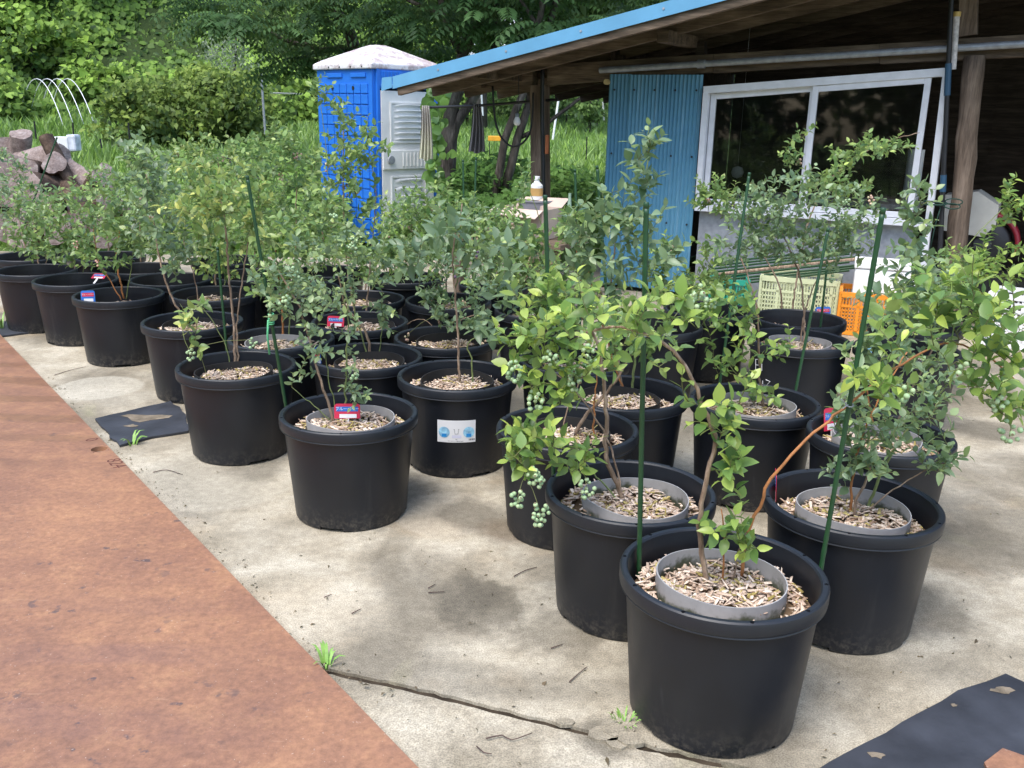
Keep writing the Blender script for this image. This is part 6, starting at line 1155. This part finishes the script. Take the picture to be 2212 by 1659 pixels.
for (a_, b_) in (((-.009, .010), (-.006, -.010)), ((-.006, -.010), (.006, -.010)), ((.006, -.010), (.009, .010)), ((-.012, .010), (-.007, .010)), ((.007, .010), (.012, .010))):
    m = MB(); m.tube([on_pot(LK, lx, ly, a_[0], a_[1], .0022), on_pot(LK, lx, ly, b_[0], b_[1], .0022)], .0006, 4); m.build('line_drawing', MT['ink'], lab_)
for k in range(9): curved(LK, lx, ly, .050 + k * .0028, .0512 + k * .0028 + (k % 3) * .0005, -.040, -.032, 'ink', 'barcode_bar', lab_, .0022, 1)
def text_on(txt, size, cs, ct, mt):
    me = text_mesh(txt, size); me.materials.clear(); me.materials.append(MT[mt]); base = Vector(ROOT[LK].location)
    for v in me.vertices: v.co = on_pot(LK, lx, ly, v.co.x + cs, v.co.y + ct, .0022) - base
    o = bpy.data.objects.new('lettering', me); link(o, lab_)
text_on('プラスチック株式会社', .0065, -.004, -.043, 'ink'); text_on('60', .007, 0, -.034, 'ink')
# the second pot label and chalk marks
curved('P28', 1876, 756, -.03, .03, -.035, .035, 'sky_print', 'printed_label', ROOT['P28'], .0015, 6)
for pts in (((1633, 776), (1633, 800)), ((1633, 776), (1646, 777)), ((1633, 788), (1644, 789)), ((1646, 786), (1646, 801)), ((1648, 822), (1648, 838)), ((1655, 820), (1664, 824), (1656, 832), (1664, 838))):
    m = MB(); m.tube([on_pot('P23', p[0], p[1], 0, 0, .001) for p in pts], .0016, 5); m.build('chalk_mark', MT['tag_white'], ROOT['P23'])
# green string on the leaning stake, wire ties
def on_stake(k, py):
    p, t = STKPT[k]; best = min((abs(((PH / 2) - FPX * ((lambda d: (d.dot(u2)) / d.dot(fw))(p.lerp(t, s / 200) - CAM))) - py), s) for s in range(201)); return p.lerp(t, best[1] / 200)
m = MB(); c = on_stake(3, 690)
for k in range(6): m.tube([c + Vector((.0095 * math.cos(t), .0095 * math.sin(t), .02 - k * .007 + .002 * math.sin(t))) for t in np.linspace(0, 6.28, 10)], .0028, 5)
m.tube([c + Vector((-.009, -.008, .0)), c + Vector((-.014, -.012, -.06)), c + Vector((-.010, -.012, -.13))], .004, 5); tag(m.build('twine', simple('bright_green_twine', (.10, .42, .20), .7), smooth='all'), 'bright green twine wound round the leaning stake', 'twine')
for (k, py) in ((0, 722), (1, 872)):
    m = MB(); c = on_stake(k, py); m.tube([c + Vector((.009 * math.cos(t), .009 * math.sin(t), .003 * math.sin(t))) for t in np.linspace(0, 6.28, 12)], .0016, 5); m.tube([c + Vector((-.007, -.007, 0)), c + Vector((-.028, -.018, .018))], .0013, 4); m.tube([c + Vector((-.006, -.008, .002)), c + Vector((-.022, -.02, -.004))], .0013, 4); tag(m.build('wire_tie', MT['galv']), 'silver wire tie binding the bent branch to the straight stake' if k == 0 else 'silver wire tie binding the orange branch to the leaning stake', 'tie')
# ------------------------------------------------------------------ weeds in the cracks, twigs and litter
def tuft(px, py, n, h, label, spread=.02, wd=.004):
    c = onz(px, py, 0.); q = np.random.default_rng(int(px)); root = empty('weed_tuft', c, label, 'weed')
    for i in range(n):
        a = q.uniform(0, 6.28); d = Vector((math.cos(a), math.sin(a), 0)); s_ = Vector((-d.y, d.x, 0)); L = h * q.uniform(.6, 1.1); b = c + d * q.uniform(0, spread); pts = [b, b + d * L * .25 + Vector((0, 0, L * .55)), b + d * L * .6 + Vector((0, 0, L * .8)), b + d * L * 1.0 + Vector((0, 0, L * .72))]; w = [wd, wd * 1.2, wd * .8, .0003]; m = MB(); vs = []
        for p, ww in zip(pts, w): vs += [p - s_ * ww, p + s_ * ww + Vector((0, 0, .0008))]
        m.add(vs, [(2 * k, 2 * k + 1, 2 * k + 3, 2 * k + 2) for k in range(3)]); m.build('blade', MT['blade'], root, smooth='all')
MT['blade'] = simple('grass_blade', (.20, .36, .07), .5, var=.25, scale=40)
tuft(706, 1440, 10, .05, 'small grass tuft growing where the joint meets the rusty plate'); tuft(285, 962, 8, .065, 'small grass tuft at the edge of the curling rubber mat'); tuft(1348, 1560, 22, .022, 'tiny moss tuft beside the foremost pot', .03, .0018); tuft(5, 712, 9, .14, 'grass tuft growing past the small grey mat')
MT['litter'] = simple('dead_twig', (.085, .055, .045), .85, var=.4, scale=40)
TW = [((1230, 1473), (1250, 1455), (1268, 1440)), ((1050, 1595), (1085, 1588), (1105, 1598), (1150, 1583)), ((1030, 1612), (1045, 1625), (1062, 1628)), ((925, 1280), (960, 1278)), ((925, 1270), (940, 1262)), ((1190, 1400), (1215, 1392)), ((700, 1290), (716, 1284)), ((118, 810), (150, 800), (185, 792)), ((330, 1020), (360, 1015), (395, 1025)), ((760, 1325), (780, 1315)), ((1110, 1245), (1135, 1232), (1160, 1225))]
for i, pts in enumerate(TW):
    m = MB(); P_ = [onz(x, y_, .005) for x, y_ in pts]; m.tube(catmull(P_, .015), [.0019 - .0008 * k / max(1, len(catmull(P_, .015)) - 1) for k in range(len(catmull(P_, .015)))], 5); tag(m.build('dead_twig', MT['litter'], smooth='all'), ['long straight twig lying before the joint in the concrete', 'wavy twig lying on the apron below the joint', 'short curved twig below the wavy one', 'thin twig near the dark stain', 'short twig near the dark stain', 'dark twig beside the pot with berry clusters', 'small twig near the rusty plate edge', 'forked twig by the pale round stain', 'bent twig by the plate edge near the curling mat', 'short twig close to the rusty plate', 'curved reddish twig on the concrete between the pot rows'][i], 'twig', 'dead twigs on the concrete')
q = np.random.default_rng(77); n = 420; px = q.uniform(260, 2212, n); py = q.uniform(860, 1659, n); P = []; 
E0, E1 = onz(0, 722), onz(905, 1659)
for a, b in zip(px, py):
    p = onz(a, b, .0); sd = (E1.x - E0.x) * (p.y - E0.y) - (E1.y - E0.y) * (p.x - E0.x)
    if sd > 0.02 and all(math.hypot(p.x - x, p.y - y) > .215 for x, y in POS.values()): P.append((p.x, p.y, .0035))
for k in range(170):
    t = q.uniform(.18, .95); p = E0.lerp(E1, t) - en * abs(q.normal(.02, .03)); P.append((p.x, p.y, .004))
P = np.array(P); n = len(P); N = norm(np.stack([q.normal(0, .25, n), q.normal(0, .25, n), np.ones(n)], 1)); D = norm(np.cross(N, unit(n, q)))
C = lerp3((.05, .035, .028), (.22, .16, .10), q.uniform(0, 1, n)); v, f, c = scatter(P, D, N, q.uniform(.004, .016, n) * (1 + (q.uniform(0, 1, n) < .1)), C, leaf_template(2, .35, .3, .6)); tag(npobj('leaf_litter', v, f, MT['far_leaf'], c, loc=(0, 0, 0)), 'scattered bits of dead leaf and bark on the concrete', 'litter', kind='stuff')
# broken concrete beside the joint
for i, (px, py, r_) in enumerate(((1310, 1588, .045), (1338, 1580, .04), (1362, 1600, .035), (1335, 1606, .03), (1220, 1562, .022))):
    c = onz(px, py, 0.); k = 9; qq = np.random.default_rng(i); m = MB(); m.prism([(c.x + r_ * qq.uniform(.75, 1.15) * math.cos(6.283 * j / k), c.y + .7 * r_ * qq.uniform(.75, 1.15) * math.sin(6.283 * j / k)) for j in range(k)], -.004, .004 + .002 * (i % 3)); tag(m.build('concrete_fragment', MT['concrete']), 'small loose fragment of concrete at the joint beside the foremost pot' if i < 4 else 'small yellowish fragment lying in the joint', 'fragment', 'concrete fragments')
